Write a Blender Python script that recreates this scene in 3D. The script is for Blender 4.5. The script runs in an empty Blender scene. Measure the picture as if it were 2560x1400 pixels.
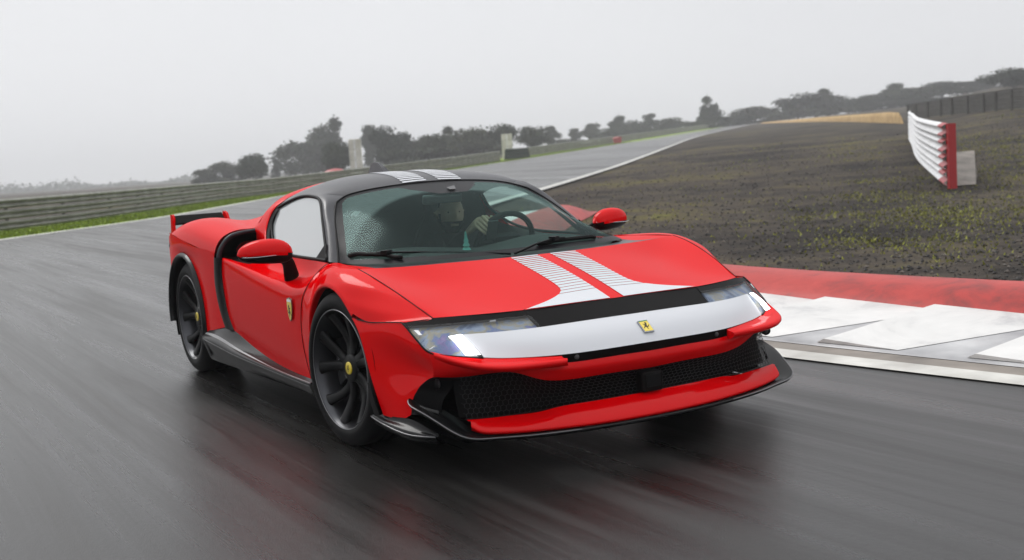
import bpy, bmesh, math, random
import numpy as np
from mathutils import Vector, Matrix
random.seed(7); RNG = np.random.default_rng(11)
sc = bpy.context.scene
COL = sc.collection

# ------------------------------------------------------------------ camera
CAM = np.array([4.9251, -2.8586, 1.2262])
RT = np.array([0.49631447, 0.86586265, -0.06287941])
DN = np.array([0.05670363, -0.10460727, -0.99289577])
FW = np.array([-0.86628901, 0.48922305, -0.10101565])
cam_d = bpy.data.cameras.new('camera'); cam_o = bpy.data.objects.new('camera', cam_d); COL.objects.link(cam_o)
cam_o.matrix_world = Matrix([[RT[0], -DN[0], -FW[0], CAM[0]], [RT[1], -DN[1], -FW[1], CAM[1]], [RT[2], -DN[2], -FW[2], CAM[2]], [0, 0, 0, 1]])
cam_d.sensor_width = 36; cam_d.lens = 2969.9 * 36 / 2560
cam_d.clip_start = 0.05; cam_d.clip_end = 6000
cam_d.dof.use_dof = True; cam_d.dof.focus_distance = 5.6; cam_d.dof.aperture_fstop = 3.4
sc.camera = cam_o

# ------------------------------------------------------------------ sky: a bright even overcast over a faint daylight sky
w = bpy.data.worlds.new('World'); sc.world = w; w.use_nodes = True
wn, wl = w.node_tree.nodes, w.node_tree.links
for n in list(wn): wn.remove(n)
SUN_EL, SUN_AZ = math.radians(47), math.radians(256)
sky = wn.new('ShaderNodeTexSky'); sky.sky_type = 'NISHITA'; sky.sun_disc = False
sky.sun_elevation = SUN_EL; sky.sun_rotation = SUN_AZ; sky.dust_density = 6; sky.air_density = 1.5
hs = wn.new('ShaderNodeHueSaturation'); hs.inputs['Saturation'].default_value = 0.12; hs.inputs['Value'].default_value = 0.022
wl.new(sky.outputs[0], hs.inputs['Color'])
tc = wn.new('ShaderNodeTexCoord'); sx = wn.new('ShaderNodeSeparateXYZ'); wl.new(tc.outputs['Generated'], sx.inputs[0])
nz = wn.new('ShaderNodeTexNoise'); nz.inputs['Scale'].default_value = 1.6; nz.inputs['Detail'].default_value = 4
wl.new(tc.outputs['Generated'], nz.inputs['Vector'])
rp = wn.new('ShaderNodeValToRGB')
rp.color_ramp.elements[0].position = 0.0; rp.color_ramp.elements[0].color = (0.84, 0.85, 0.875, 1)
rp.color_ramp.elements[1].position = 1.0; rp.color_ramp.elements[1].color = (1.7, 1.72, 1.75, 1)
el = rp.color_ramp.elements.new(0.24); el.color = (0.66, 0.67, 0.70, 1)
el = rp.color_ramp.elements.new(0.45); el.color = (0.85, 0.86, 0.89, 1)
wl.new(sx.outputs['Z'], rp.inputs[0])
mr = wn.new('ShaderNodeMapRange'); mr.inputs['From Min'].default_value = 0.3; mr.inputs['From Max'].default_value = 0.7
mr.inputs['To Min'].default_value = 0.95; mr.inputs['To Max'].default_value = 1.05
wl.new(nz.outputs['Fac'], mr.inputs['Value'])
mu = wn.new('ShaderNodeMix'); mu.data_type = 'RGBA'; mu.blend_type = 'MULTIPLY'; mu.inputs[0].default_value = 1
wl.new(rp.outputs[0], mu.inputs[6]); wl.new(mr.outputs[0], mu.inputs[7])
ad = wn.new('ShaderNodeMix'); ad.data_type = 'RGBA'; ad.blend_type = 'ADD'; ad.inputs[0].default_value = 1
wl.new(mu.outputs[2], ad.inputs[6]); wl.new(hs.outputs[0], ad.inputs[7])
bg = wn.new('ShaderNodeBackground'); bg.inputs['Strength'].default_value = 1.0
wl.new(ad.outputs[2], bg.inputs['Color'])
wo = wn.new('ShaderNodeOutputWorld'); wl.new(bg.outputs[0], wo.inputs['Surface'])

sun_d = bpy.data.lights.new('sun', 'SUN'); sun_d.energy = 1.35; sun_d.angle = math.radians(28); sun_d.color = (1, 0.985, 0.96)
sun_o = bpy.data.objects.new('sun', sun_d); COL.objects.link(sun_o)
sd = Vector((math.sin(SUN_AZ) * math.cos(SUN_EL), math.cos(SUN_AZ) * math.cos(SUN_EL), math.sin(SUN_EL)))
sun_o.rotation_euler = sd.to_track_quat('Z', 'Y').to_euler(); sun_o.location = (0, 0, 20)

sc.cycles.volume_bounces = 4
sc.view_settings.view_transform = 'Standard'; sc.view_settings.look = 'None'
sc.view_settings.exposure = 0.0; sc.view_settings.gamma = 1.0; sc.view_settings.use_curve_mapping = False

# ------------------------------------------------------------------ helpers
def nat(P, t, tt):
    """natural cubic spline through P (k,dim) at knots t, sampled at tt"""
    P = np.asarray(P, float); k = len(P)
    if k == 2:
        f = ((tt - t[0]) / (t[1] - t[0]))[:, None]; return P[0] * (1 - f) + P[1] * f
    h = np.diff(t); A = np.zeros((k, k)); B = np.zeros((k, P.shape[1])); A[0, 0] = A[-1, -1] = 1
    for i in range(1, k - 1):
        A[i, i - 1] = h[i - 1]; A[i, i] = 2 * (h[i - 1] + h[i]); A[i, i + 1] = h[i]
        B[i] = 6 * ((P[i + 1] - P[i]) / h[i] - (P[i] - P[i - 1]) / h[i - 1])
    m = np.linalg.solve(A, B)
    i = np.clip(np.searchsorted(t, tt, side='right') - 1, 0, k - 2); hi = h[i][:, None]
    a = ((t[i + 1] - tt)[:, None]) / hi; b = ((tt - t[i])[:, None]) / hi
    return a * P[i] + b * P[i + 1] + ((a**3 - a) * m[i] + (b**3 - b) * m[i + 1]) * hi * hi / 6
def knots(P):
    d = np.linalg.norm(np.diff(np.asarray(P, float), axis=0), axis=1) ** 0.6 + 1e-6
    t = np.concatenate([[0], np.cumsum(d)]); return t / t[-1]
def curve(P, n):
    t = knots(P); return nat(P, t, np.linspace(0, 1, n))
def poly(P, n):
    P = np.asarray(P, float); d = np.linalg.norm(np.diff(P, axis=0), axis=1); t = np.concatenate([[0], np.cumsum(d)]); t /= t[-1]
    tt = np.linspace(0, 1, n); return np.stack([np.interp(tt, t, P[:, i]) for i in range(P.shape[1])], 1)
def loft(rows, nu, nv, straight=False, par=None):
    R = np.array([(poly if straight else curve)(r, nv) for r in rows])
    if len(rows) == 2: t = np.array([0., 1.])
    else:
        d = np.linalg.norm(np.diff(R, axis=0), axis=2).mean(1) ** 0.7 + 1e-6; t = np.concatenate([[0], np.cumsum(d)]); t /= t[-1]
    if par is not None: t = np.array(par, float)
    return nat(R.reshape(len(rows), -1), t, np.linspace(0, 1, nu)).reshape(nu, nv, 3)
def gridctl(G, nu, nv):
    """explicit control grid, columns aligned"""
    G = np.asarray(G, float)
    dv = np.linalg.norm(np.diff(G, axis=1), axis=2).mean(0) ** 0.6 + 1e-6; tv = np.concatenate([[0], np.cumsum(dv)]); tv /= tv[-1]
    R = np.array([nat(r, tv, np.linspace(0, 1, nv)) for r in G])
    du = np.linalg.norm(np.diff(R, axis=0), axis=2).mean(1) ** 0.6 + 1e-6; tu = np.concatenate([[0], np.cumsum(du)]); tu /= tu[-1]
    return nat(R.reshape(len(G), -1), tu, np.linspace(0, 1, nu)).reshape(nu, nv, 3)
def quads(nu, nv, wrap=False, flip=False):
    F = []
    for i in range(nu - 1):
        for j in range(nv if wrap else nv - 1):
            k = (j + 1) % nv; q = (i * nv + j, i * nv + k, (i + 1) * nv + k, (i + 1) * nv + j)
            F.append(q[::-1] if flip else q)
    return F
def mesh(name, V, F, mat, parent=None, smooth=True, mids=None):
    me = bpy.data.meshes.new(name); me.from_pydata([tuple(map(float, v)) for v in V], [], [tuple(f) for f in F]); me.validate()
    for m in (mat if isinstance(mat, (list, tuple)) else [mat]): me.materials.append(m)
    if mids is not None: me.polygons.foreach_set('material_index', np.asarray(mids, np.int32))
    if smooth: me.polygons.foreach_set('use_smooth', [True] * len(me.polygons))
    me.update(); o = bpy.data.objects.new(name, me); COL.objects.link(o)
    if parent: o.parent = parent
    return o
def surf(name, G, mat, parent=None, side=1, thick=0, mids=None):
    G = np.array(G, float); nu, nv = G.shape[:2]; G = G * [1, side, 1]
    o = mesh(name, G.reshape(-1, 3), quads(nu, nv, flip=side < 0), mat, parent, mids=mids)
    if thick:
        m = o.modifiers.new('thick', 'SOLIDIFY'); m.thickness = thick; m.offset = 0
    return o
def full(Gh):
    """half grid with columns starting on the centre line -> whole width"""
    Gh = np.asarray(Gh); L = Gh[:, :0:-1] * [1, -1, 1]; return np.concatenate([L, Gh], 1)
def join(*parts):
    V, F = [], []
    for v, f in parts:
        b = len(V); V += [tuple(p) for p in v]; F += [tuple(i + b for i in q) for q in f]
    return V, F
def box(c, s, rz=0, ry=0, rx=0):
    M = Matrix.Translation(Vector(c)) @ Matrix.Rotation(rz, 4, 'Z') @ Matrix.Rotation(ry, 4, 'Y') @ Matrix.Rotation(rx, 4, 'X')
    V = [M @ Vector((s[0] * a, s[1] * b, s[2] * d)) for a in (-.5, .5) for b in (-.5, .5) for d in (-.5, .5)]
    return V, [(0, 1, 3, 2), (4, 6, 7, 5), (0, 4, 5, 1), (2, 3, 7, 6), (0, 2, 6, 4), (1, 5, 7, 3)]
def tube(P, r, n=8, cap=True, flat=1.0, up=(0, 0, 1)):
    P = np.asarray(P, float); k = len(P); r = np.broadcast_to(np.asarray(r, float), (k,)); V = []
    for i in range(k):
        t = P[min(i + 1, k - 1)] - P[max(i - 1, 0)]; t = t / (np.linalg.norm(t) + 1e-9)
        a = np.cross(t, up); 
        if np.linalg.norm(a) < 1e-3: a = np.cross(t, (1, 0, 0))
        a /= np.linalg.norm(a); b = np.cross(a, t)
        for j in range(n):
            q = 2 * math.pi * j / n; V.append(P[i] + r[i] * (math.cos(q) * a + flat * math.sin(q) * b))
    F = quads(k, n, wrap=True)
    if cap: F.append(tuple(range(n))[::-1]); F.append(tuple((k - 1) * n + j for j in range(n)))
    return V, F
def lathe(prof, n=64, axis='y'):
    """prof: (radius, offset along axis); spins round the axis"""
    V = []
    for r, a in prof:
        for j in range(n):
            q = 2 * math.pi * j / n; V.append((r * math.cos(q), a, r * math.sin(q)))
    return V, quads(len(prof), n, wrap=True)
def prism(P, n3, depth):
    """polygon of 3-D points pushed along n3"""
    P = [Vector(p) for p in P]; d = Vector(n3) * depth; k = len(P)
    V = P + [p + d for p in P]
    return V, [tuple(range(k))[::-1], tuple(range(k, 2 * k))] + [(i, (i + 1) % k, k + (i + 1) % k, k + i) for i in range(k)]
def part(name, vf, mat, parent=None, smooth=False):
    return mesh(name, vf[0], vf[1], mat, parent, smooth)
def bevel(o, w_=0.004, seg=2):
    m = o.modifiers.new('bevel', 'BEVEL'); m.width = w_; m.segments = seg; m.limit_method = 'ANGLE'; m.angle_limit = math.radians(40); return o
def empty(name, loc=(0, 0, 0)):
    o = bpy.data.objects.new(name, None); COL.objects.link(o); o.location = loc; return o
def tag(o, label=None, cat=None, group=None, kind=None):
    if label: o['label'] = label
    if cat: o['category'] = cat
    if group: o['group'] = group
    if kind: o['kind'] = kind
    return o

# ------------------------------------------------------------------ materials
def mat(name, col, rough=.5, metal=0, coat=0, coat_r=.05, spec=.5, emis=None, es=0, ior=1.45):
    m = bpy.data.materials.new(name); m.use_nodes = True; b = m.node_tree.nodes['Principled BSDF']
    b.inputs['Base Color'].default_value = (*col, 1); b.inputs['Roughness'].default_value = rough; b.inputs['Metallic'].default_value = metal
    b.inputs['Coat Weight'].default_value = coat; b.inputs['Coat Roughness'].default_value = coat_r; b.inputs['Specular IOR Level'].default_value = spec
    b.inputs['IOR'].default_value = ior
    if emis: b.inputs['Emission Color'].default_value = (*emis, 1); b.inputs['Emission Strength'].default_value = es
    return m
def N(m, t, **k):
    n = m.node_tree.nodes.new(t)
    for a, v in k.items():
        if a in n.inputs: n.inputs[a].default_value = v
        else: setattr(n, a, v)
    return n
def L(m, a, b): m.node_tree.links.new(a, b)
def bsdf(m): return m.node_tree.nodes['Principled BSDF']
def ramp(m, fac, stops):
    r = N(m, 'ShaderNodeValToRGB'); e = r.color_ramp.elements
    e[0].position, e[0].color = stops[0][0], (*stops[0][1], 1); e[1].position, e[1].color = stops[-1][0], (*stops[-1][1], 1)
    for p, c in stops[1:-1]: x = e.new(p); x.color = (*c, 1)
    L(m, fac, r.inputs[0]); return r.outputs[0]
def noise(m, scale, detail=3, vec=None, rough=.5, dist=0):
    n = N(m, 'ShaderNodeTexNoise', Scale=scale, Detail=detail, Roughness=rough, Distortion=dist)
    if vec is not None: L(m, vec, n.inputs['Vector'])
    return n.outputs['Fac']
def coords(m, kind='Object', scale=(1, 1, 1), rotz=0):
    t = N(m, 'ShaderNodeTexCoord'); mp = N(m, 'ShaderNodeMapping'); mp.inputs['Scale'].default_value = scale; mp.inputs['Rotation'].default_value = (0, 0, rotz)
    L(m, t.outputs[kind], mp.inputs[0]); return mp.outputs[0]
def bump(m, h, strength=.3, dist=.01, to=('Normal',)):
    b = N(m, 'ShaderNodeBump'); b.inputs['Strength'].default_value = strength; b.inputs['Distance'].default_value = dist
    L(m, h, b.inputs['Height'])
    for t in to: L(m, b.outputs[0], bsdf(m).inputs[t])
    return b
def vary(m, c1, c2, scale, detail=4, inp='Base Color', vec=None):
    v = vec if vec is not None else coords(m)
    c = ramp(m, noise(m, scale, detail, v), [(.3, c1), (.7, c2)]); L(m, c, bsdf(m).inputs[inp]); return c
def mathn(m, op, a, b=None, clamp=False):
    n = N(m, 'ShaderNodeMath', operation=op, use_clamp=clamp)
    for i, x in enumerate((a, b)):
        if x is None: continue
        if isinstance(x, (int, float)): n.inputs[i].default_value = x
        else: L(m, x, n.inputs[i])
    return n.outputs[0]
def droplets(m, scale=150, strength=.35, to=('Coat Normal', 'Normal')):
    """rain beads standing on paint"""
    v = coords(m); vo = N(m, 'ShaderNodeTexVoronoi', Scale=scale); vo.feature = 'F1'; L(m, v, vo.inputs['Vector'])
    d = ramp(m, vo.outputs['Distance'], [(.12, (1, 1, 1)), (.42, (0, 0, 0))])
    g = ramp(m, noise(m, 35, 3, v), [(.38, (0, 0, 0)), (.62, (1, 1, 1))])
    h = mathn(m, 'MULTIPLY', d, g); bump(m, h, strength, .0012, to)
    return h
MT = {}
m = MT['red'] = mat('red_paint', (.59, .0003, .0015), .5, 0, .36, .025, 0); droplets(m, 170, .12, ('Coat Normal',))
m = MT['white'] = mat('white_paint', (.56, .57, .595), .4, 0, .18, .06, .03); droplets(m, 170, .25, ('Coat Normal',))
m = MT['roof'] = mat('wet_dark_roof_paint', (.014, .014, .019), .45, 0, .5, .2, spec=.15); droplets(m, 210, .35)
m = MT['carbon'] = mat('carbon_black', (.0045, .0045, .005), .45, 0, .42, .12, spec=.04); droplets(m, 190, .12, ('Coat Normal',))
m = MT['strip'] = mat('gloss_black_strip', (.005, .0045, .0045), .45, 0, .07, .25, spec=.03); droplets(m, 160, .3, ('Coat Normal',))
m = MT['wet'] = mat('rain_beaded_carbon', (.05, .05, .055), .3, 0, 1, .22); droplets(m, 230, .9)
MT['edge'] = mat('edge_highlight', (.10, .10, .105), .25, .4, .5, .1)  # lighter grey that paints in the highlight along the carbon edges
MT['black'] = mat('matte_black', (.005, .005, .005), .6, spec=.15)
MT['rubber'] = mat('seal_rubber', (.004, .004, .0045), .5, spec=.12)
MT['void'] = mat('dark_cavity', (.004, .004, .004), .9, spec=.1)
m = MT['tyre'] = mat('tyre_rubber', (.0055, .0055, .006), .55, spec=.1); bump(m, noise(m, 90, 2, coords(m)), .15, .002)
m = MT['rim'] = mat('dark_alloy', (.042, .043, .048), .3, .8, .2, .2)
m = MT['spoke'] = mat('dark_spoke', (.007, .007, .0075), .35, .1, spec=.2)
m = MT['disc'] = mat('brake_disc', (.055, .055, .06), .45, .8)
MT['caliper'] = mat('caliper', (.012, .012, .013), .3, 0, .5, .1)
MT['yellow'] = mat('badge_yellow', (.75, .56, .02), .35, 0, 1, .1)
MT['horse'] = mat('badge_black', (.01, .008, .008), .5)
MT['chrome'] = mat('badge_rim', (.35, .36, .38), .25, 1)
MT['bwhite'] = mat('badge_white', (.75, .75, .75), .4)
MT['green'] = mat('badge_green', (.01, .2, .06), .4)
MT['drl'] = mat('lit_headlight', (.9, .95, 1), .4, emis=(.95, .98, 1), es=4.0)
MT['sensor'] = mat('sensor_grey', (.05, .05, .052), .35)
MT['letter'] = mat('caliper_lettering', (.55, .56, .58), .5)
def glass(name, tint, refl=(.04, .9), rough=0.0, drops=True, mist=0, gcol=(1, 1, 1), unswept=0):
    m = bpy.data.materials.new(name); m.use_nodes = True; nt = m.node_tree; nt.nodes.remove(nt.nodes['Principled BSDF'])
    tr = N(m, 'ShaderNodeBsdfTransparent', Color=(*tint, 1)); gl = N(m, 'ShaderNodeBsdfGlossy', Roughness=rough); gl.inputs['Color'].default_value = (*gcol, 1)
    fr = N(m, 'ShaderNodeLayerWeight', Blend=.5); mx = N(m, 'ShaderNodeMixShader')
    fac = mathn(m, 'ADD', mathn(m, 'MULTIPLY', mathn(m, 'POWER', fr.outputs['Facing'], 4.5), refl[1]), refl[0], True)
    L(m, fac, mx.inputs[0]); L(m, tr.outputs[0], mx.inputs[1]); L(m, gl.outputs[0], mx.inputs[2]); L(m, mx.outputs[0], nt.nodes['Material Output'].inputs[0])
    if mist:   # pale diffuse share mixed evenly into the pane
        df = N(m, 'ShaderNodeBsdfDiffuse', Color=(.72, .77, .78, 1)); m2 = N(m, 'ShaderNodeMixShader', Fac=mist); L(m, tr.outputs[0], m2.inputs[1]); L(m, df.outputs[0], m2.inputs[2]); L(m, m2.outputs[0], mx.inputs[1])
    if unswept:   # rain film where the wiper does not reach
        sp = N(m, 'ShaderNodeSeparateXYZ'); L(m, coords(m), sp.inputs[0])
        dxx = mathn(m, 'SUBTRACT', sp.outputs[0], .08); dyy = mathn(m, 'ADD', sp.outputs[1], .10)
        dist = mathn(m, 'SQRT', mathn(m, 'ADD', mathn(m, 'MULTIPLY', dxx, dxx), mathn(m, 'MULTIPLY', dyy, dyy)))
        mk = N(m, 'ShaderNodeMapRange'); mk.inputs['From Min'].default_value = .81; mk.inputs['From Max'].default_value = .85; mk.inputs['To Max'].default_value = unswept; L(m, dist, mk.inputs['Value'])
        nn_ = N(m, 'ShaderNodeMapRange'); nn_.inputs['From Min'].default_value = .3; nn_.inputs['From Max'].default_value = .7; nn_.inputs['To Min'].default_value = .7; nn_.inputs['To Max'].default_value = 1.0; L(m, noise(m, 60, 4, coords(m)), nn_.inputs['Value'])
        df = N(m, 'ShaderNodeBsdfDiffuse', Color=(.42, .62, .58, 1)); m2 = N(m, 'ShaderNodeMixShader'); L(m, mathn(m, 'MULTIPLY', mk.outputs[0], nn_.outputs[0]), m2.inputs[0]); L(m, tr.outputs[0], m2.inputs[1]); L(m, df.outputs[0], m2.inputs[2]); L(m, m2.outputs[0], mx.inputs[1])
    if drops:
        v = coords(m); vo = N(m, 'ShaderNodeTexVoronoi', Scale=190); L(m, v, vo.inputs['Vector'])
        d = ramp(m, vo.outputs['Distance'], [(.08, (1, 1, 1)), (.3, (0, 0, 0))]); g = ramp(m, noise(m, 14, 3, v), [(.5, (0, 0, 0)), (.66, (1, 1, 1))])
        b = N(m, 'ShaderNodeBump', Strength=.5, Distance=.001); L(m, mathn(m, 'MULTIPLY', d, g), b.inputs['Height']); L(m, b.outputs[0], gl.inputs['Normal']); L(m, b.outputs[0], fr.inputs['Normal'])
    return m
MT['glass'] = glass('windscreen_glass', (.56, .72, .68), (.012, .20), .16, drops=False, gcol=(.62, .82, .80), unswept=.16)
MT['farglass'] = glass('clear_side_glass', (.80, .88, .86), (.02, .3), drops=False)
MT['sideglass'] = glass('side_glass', (.6, .7, .69), (.22, .8), drops=False, mist=.5)
m = MT['lens'] = glass('headlight_lens', (.92, .95, 1), (.03, .2), .05)
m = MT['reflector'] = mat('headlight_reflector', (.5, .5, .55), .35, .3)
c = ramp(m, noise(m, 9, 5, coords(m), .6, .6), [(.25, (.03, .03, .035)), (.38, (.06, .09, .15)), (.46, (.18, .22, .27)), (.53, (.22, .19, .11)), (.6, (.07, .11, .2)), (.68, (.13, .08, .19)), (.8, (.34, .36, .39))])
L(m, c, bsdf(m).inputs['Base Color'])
# ------------------------------------------------------------------ terrain: depth d runs away from the camera, s to its right
FX = np.array([FW[0], FW[1]]); FX /= np.linalg.norm(FX); SX = np.array([-FX[1], FX[0]]) * -1
if SX @ RT[:2] < 0: SX = -SX
def ds(d, s): return CAM[:2] + d * FX + s * SX
def height(d, s):
    d = np.asarray(d, float); s = np.asarray(s, float); dd = np.maximum(d, 1.0); t = np.clip(s / dd, -.6, .6)
    g = np.interp(t, [-.6, -.2, 0, .34, .43, .6], [0, 0, .4, 1.0, 1.5, 1.9])
    e = np.maximum(0, d - 20); e = e * e / (e + 8)
    e = np.where(e > 230, 230 + 40 * (1 - np.exp(-(e - 230) / 40)), e)
    return .031 * e * g
def gz(p):
    q = np.asarray(p[:2]) - CAM[:2]; return float(height(q @ FX, q @ SX))
def sheet(name, dvals, left, right, n, zoff, mat, parent=None, pw=1):
    G = []
    for d in dvals:
        row = []
        u_ = np.linspace(-1, 1, n); u_ = np.sign(u_) * np.abs(u_) ** pw
        for s in (left(d) + right(d)) / 2 + (right(d) - left(d)) / 2 * u_:
            x, y = ds(d, s); row.append((x, y, float(height(d, s)) + zoff))
        G.append(row)
    return surf(name, np.array(G), mat, parent)
TL = np.array([(-30, -17), (0, -15), (20, -13.9), (31, -13.2), (40, -12.0), (55, -12.4), (68, -12.6), (90, -6.5), (119, 3.0), (160, 15.5), (250, 44), (330, 72)])
TR = np.array([(-30, 32), (-10, 15.5), (2, 5.75), (4.5, 3.6), (5.84, 2.52), (7.19, 1.5), (9, .35), (11.5, -.75), (15, -1.5), (19, -1.7), (25, -.95), (31, -.45), (36, .7), (60, 6), (129, 20), (160, 27), (250, 52), (330, 80)])
def tl(d): return float(np.interp(d, TLs[:, 0], TLs[:, 1]))
def tr_(d): return float(np.interp(d, TRs[:, 0], TRs[:, 1]))
def smooth_pts(P, n=600):
    t = P[:, 0]; tt = np.linspace(t[0], t[-1], n); y = np.interp(tt, t, P[:, 1])
    out = y.copy()
    for i, d in enumerate(tt):
        w_ = max(.6, .06 * abs(d)); k = np.exp(-.5 * ((tt - d) / w_) ** 2); out[i] = (k * y).sum() / k.sum()
    return np.stack([tt, out], 1)
TLs, TRs = smooth_pts(TL), smooth_pts(TR)

# asphalt
m = MT['asphalt'] = mat('wet_asphalt', (.05, .05, .052), .4, spec=.5)
ang = math.atan2(FX[1], FX[0])
v = coords(m, 'Object', (1, 1, 1), -ang)                       # x along d
vs = coords(m, 'Object', (.10, 2.6, 1), 0)                   # drawn out along the racing line
vs2 = coords(m, 'Object', (.05, .8, 1), -ang + .25)
streak = noise(m, 1.6, 6, vs, .65, .4); broad = noise(m, 1.0, 4, vs2, .55, .6); grain = noise(m, 160, 2, v); speck = noise(m, 38, 3, v)
wet = mathn(m, 'ADD', mathn(m, 'MULTIPLY', streak, .55), mathn(m, 'MULTIPLY', broad, .45))
L(m, ramp(m, wet, [(.36, (.005, .0046, .0043)), (.5, (.010, .0092, .0086)), (.66, (.024, .023, .022))]), bsdf(m).inputs['Base Color'])
r = ramp(m, wet, [(.36, (.17, .17, .17)), (.5, (.32, .32, .32)), (.66, (.55, .55, .55))]); L(m, r, bsdf(m).inputs['Roughness'])
hgt = mathn(m, 'ADD', mathn(m, 'MULTIPLY', grain, .6), mathn(m, 'MULTIPLY', speck, .5)); bump(m, hgt, .35, .005)
# dirt and gravel infield
m = MT['dirt'] = mat('dark_gravel_dirt', (.06, .055, .05), .9, spec=.06)
v = coords(m); n1 = noise(m, .16, 5, v, .6); n2 = noise(m, 1.3, 5, v, .65); n3 = noise(m, 11, 3, v, .7)
mixn = mathn(m, 'ADD', mathn(m, 'MULTIPLY', n1, .55), mathn(m, 'ADD', mathn(m, 'MULTIPLY', n2, .27), mathn(m, 'MULTIPLY', n3, .18)))
L(m, ramp(m, mixn, [(.37, (.016, .0145, .0135)), (.45, (.032, .028, .025)), (.52, (.062, .052, .042)), (.59, (.088, .074, .038)), (.66, (.13, .135, .026))]), bsdf(m).inputs['Base Color'])
bump(m, mathn(m, 'ADD', n2, n3), .7, .05)
MT['line'] = mat('worn_white_paint', (.66, .65, .60), .45); m = MT['line']; vary(m, (.34, .33, .30), (.6, .59, .55), 3)
m = MT['grass'] = mat('short_grass', (.09, .14, .012), .7, spec=.2); vary(m, (.12, .19, .005), (.22, .33, .008), 1.2, 6)
m = MT['kwhite'] = mat('kerb_white_paint', (.72, .71, .68), .45, coat=.1, coat_r=.15)
v = coords(m, 'Object', (1, 1, 1), 0); L(m, ramp(m, noise(m, 1.7, 6, v, .7, .5), [(.26, (.30, .30, .31)), (.44, (.56, .555, .54)), (.75, (.70, .69, .67))]), bsdf(m).inputs['Base Color'])
m = MT['kgrey'] = mat('kerb_grey', (.3, .3, .3), .4, coat=.2, coat_r=.15); vary(m, (.20, .20, .21), (.5, .5, .5), 2.2, 5)  # random grey tones, bared as wedges between the white teeth
m = MT['kred'] = mat('kerb_red_paint', (.38, .03, .025), .5, coat=.12, coat_r=.2, spec=.2)
L(m, ramp(m, noise(m, 2.6, 6, coords(m), .7, .4), [(.32, (.17, .02, .018)), (.5, (.36, .028, .022)), (.75, (.45, .045, .035))]), bsdf(m).inputs['Base Color'])
m = MT['concrete'] = mat('damp_concrete', (.3, .29, .27), .7); vary(m, (.13, .115, .10), (.26, .23, .20), 3)
m = MT['sand'] = mat('ochre_sand', (.42, .27, .10), .9); vary(m, (.34, .21, .075), (.5, .34, .15), .8)
m = MT['field'] = mat('field', (.1, .11, .06), .9); vary(m, (.09, .085, .05), (.12, .15, .06), .02)

dnear = np.concatenate([np.linspace(-30, 40, 90), np.linspace(42, 120, 60), np.linspace(125, 330, 50)])
dg = np.concatenate([np.linspace(-400, -45, 12), np.linspace(-40, 60, 90), np.geomspace(62, 2600, 60)])
def glim(sgn): return lambda d: sgn * (420 + .95 * max(d, 0))
tag(sheet('ground', dg, glim(-1), glim(1), 280, -.06, MT['dirt'], None, 2.4), kind='structure')
tag(sheet('track', dnear, tl, tr_, 60, .0, MT['asphalt']), kind='structure')
def ribbon(name, dvals, f, o1, o2, z1, z2, mat, n=2, kind='structure'):
    G = []
    for d in dvals:
        row = []
        for k in range(n):
            a = k / (n - 1); s = f(d) + o1 + (o2 - o1) * a; x, y = ds(d, s); row.append((x, y, float(height(d, s)) + z1 + (z2 - z1) * a))
        G.append(row)
    return tag(surf(name, np.array(G), mat), kind=kind)
dl = np.concatenate([np.linspace(-20, 60, 80), np.linspace(61, 330, 120)])
ribbon('left_edge_line', dl, tl, .12, .42, .006, .006, MT['line'])
ribbon('right_edge_line', np.concatenate([np.linspace(27, 60, 50), np.linspace(61, 330, 100)]), tr_, -.42, -.06, .006, .006, MT['line'])
ribbon('grass_verge', dl, tl, .0, -3.0, -.01, .03, MT['grass'], 6)
ribbon('far_verge', np.linspace(119, 330, 60), tl, -3.0, -9, .03, .05, MT['grass'], 3)

# offset curve helper in plan (d,s)
def path_ds(P, n=200):
    P = np.asarray(P, float); return curve(P, n)
def offset_ds(P, o):
    t = np.gradient(P, axis=0); t /= np.linalg.norm(t, axis=1)[:, None]; nrm = np.stack([-t[:, 1], t[:, 0]], 1); return P + nrm * o
# kerb: apron of white concrete rising to a red ridge
KP = path_ds([(-2.5, 9.2), (2, 5.75), (4.5, 3.6), (5.84, 2.52), (7.19, 1.5), (9, .35), (11.5, -.65), (15, -1.35), (19, -1.45), (23, -.85), (25.4, -.3)], 240)
kerb = empty('track_kerb', (*ds(9, 1), 0))
tag(kerb, 'low red and white kerb curving round the inside of the corner', 'kerb')
prof_w = [(-.34, .010), (-.02, .012), (.0, .035), (.4, .05), (.8, .065), (1.2, .08), (1.62, .10)]
prof_r = [(1.21, .083), (1.26, .12), (1.34, .175), (1.46, .215), (1.64, .235), (1.85, .215), (2.08, .14), (2.25, -.04)]
def kerbpart(name, prof, mat, P, parent, taper=True, wob=0):
    G = []
    for i in range(len(P)):
        row = []
        e = min(1, i / 6 + .3, (len(P) - 1 - i) / 10) if taper else 1
        for j, (o, z) in enumerate(prof):
            tq = P[min(i + 1, len(P) - 1)] - P[max(i - 1, 0)]; tq = tq / np.linalg.norm(tq); nr = np.array([-tq[1], tq[0]])
            oo = o + (wob * math.sin(i * .9) if j == 0 else 0)
            p = P[i] + nr * oo; x, y = ds(*p); row.append((x, y, float(height(*p)) + z * max(e, .02)))
        G.append(row)
    o = surf(name, np.array(G), mat, parent); o.matrix_parent_inverse = Matrix.Translation(-parent.location); return o
kerbpart('edge_strip', [(-.28, .008), (-.26, .012), (-.09, .012)], MT['line'], KP, kerb, False)
kerbpart('gutter', [(-.091, .012), (-.05, .011), (.06, .013), (.08, .013)], MT['concrete'], KP, kerb, False)
kerbpart('white_apron', [(.08, .016), (.10, .03), (.4, .045), (.7, .06), (1.0, .075), (1.24, .085)], MT['kgrey'], KP, kerb, False)
kerbpart('red_ridge', prof_r, MT['kred'], KP, kerb, True)
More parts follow.
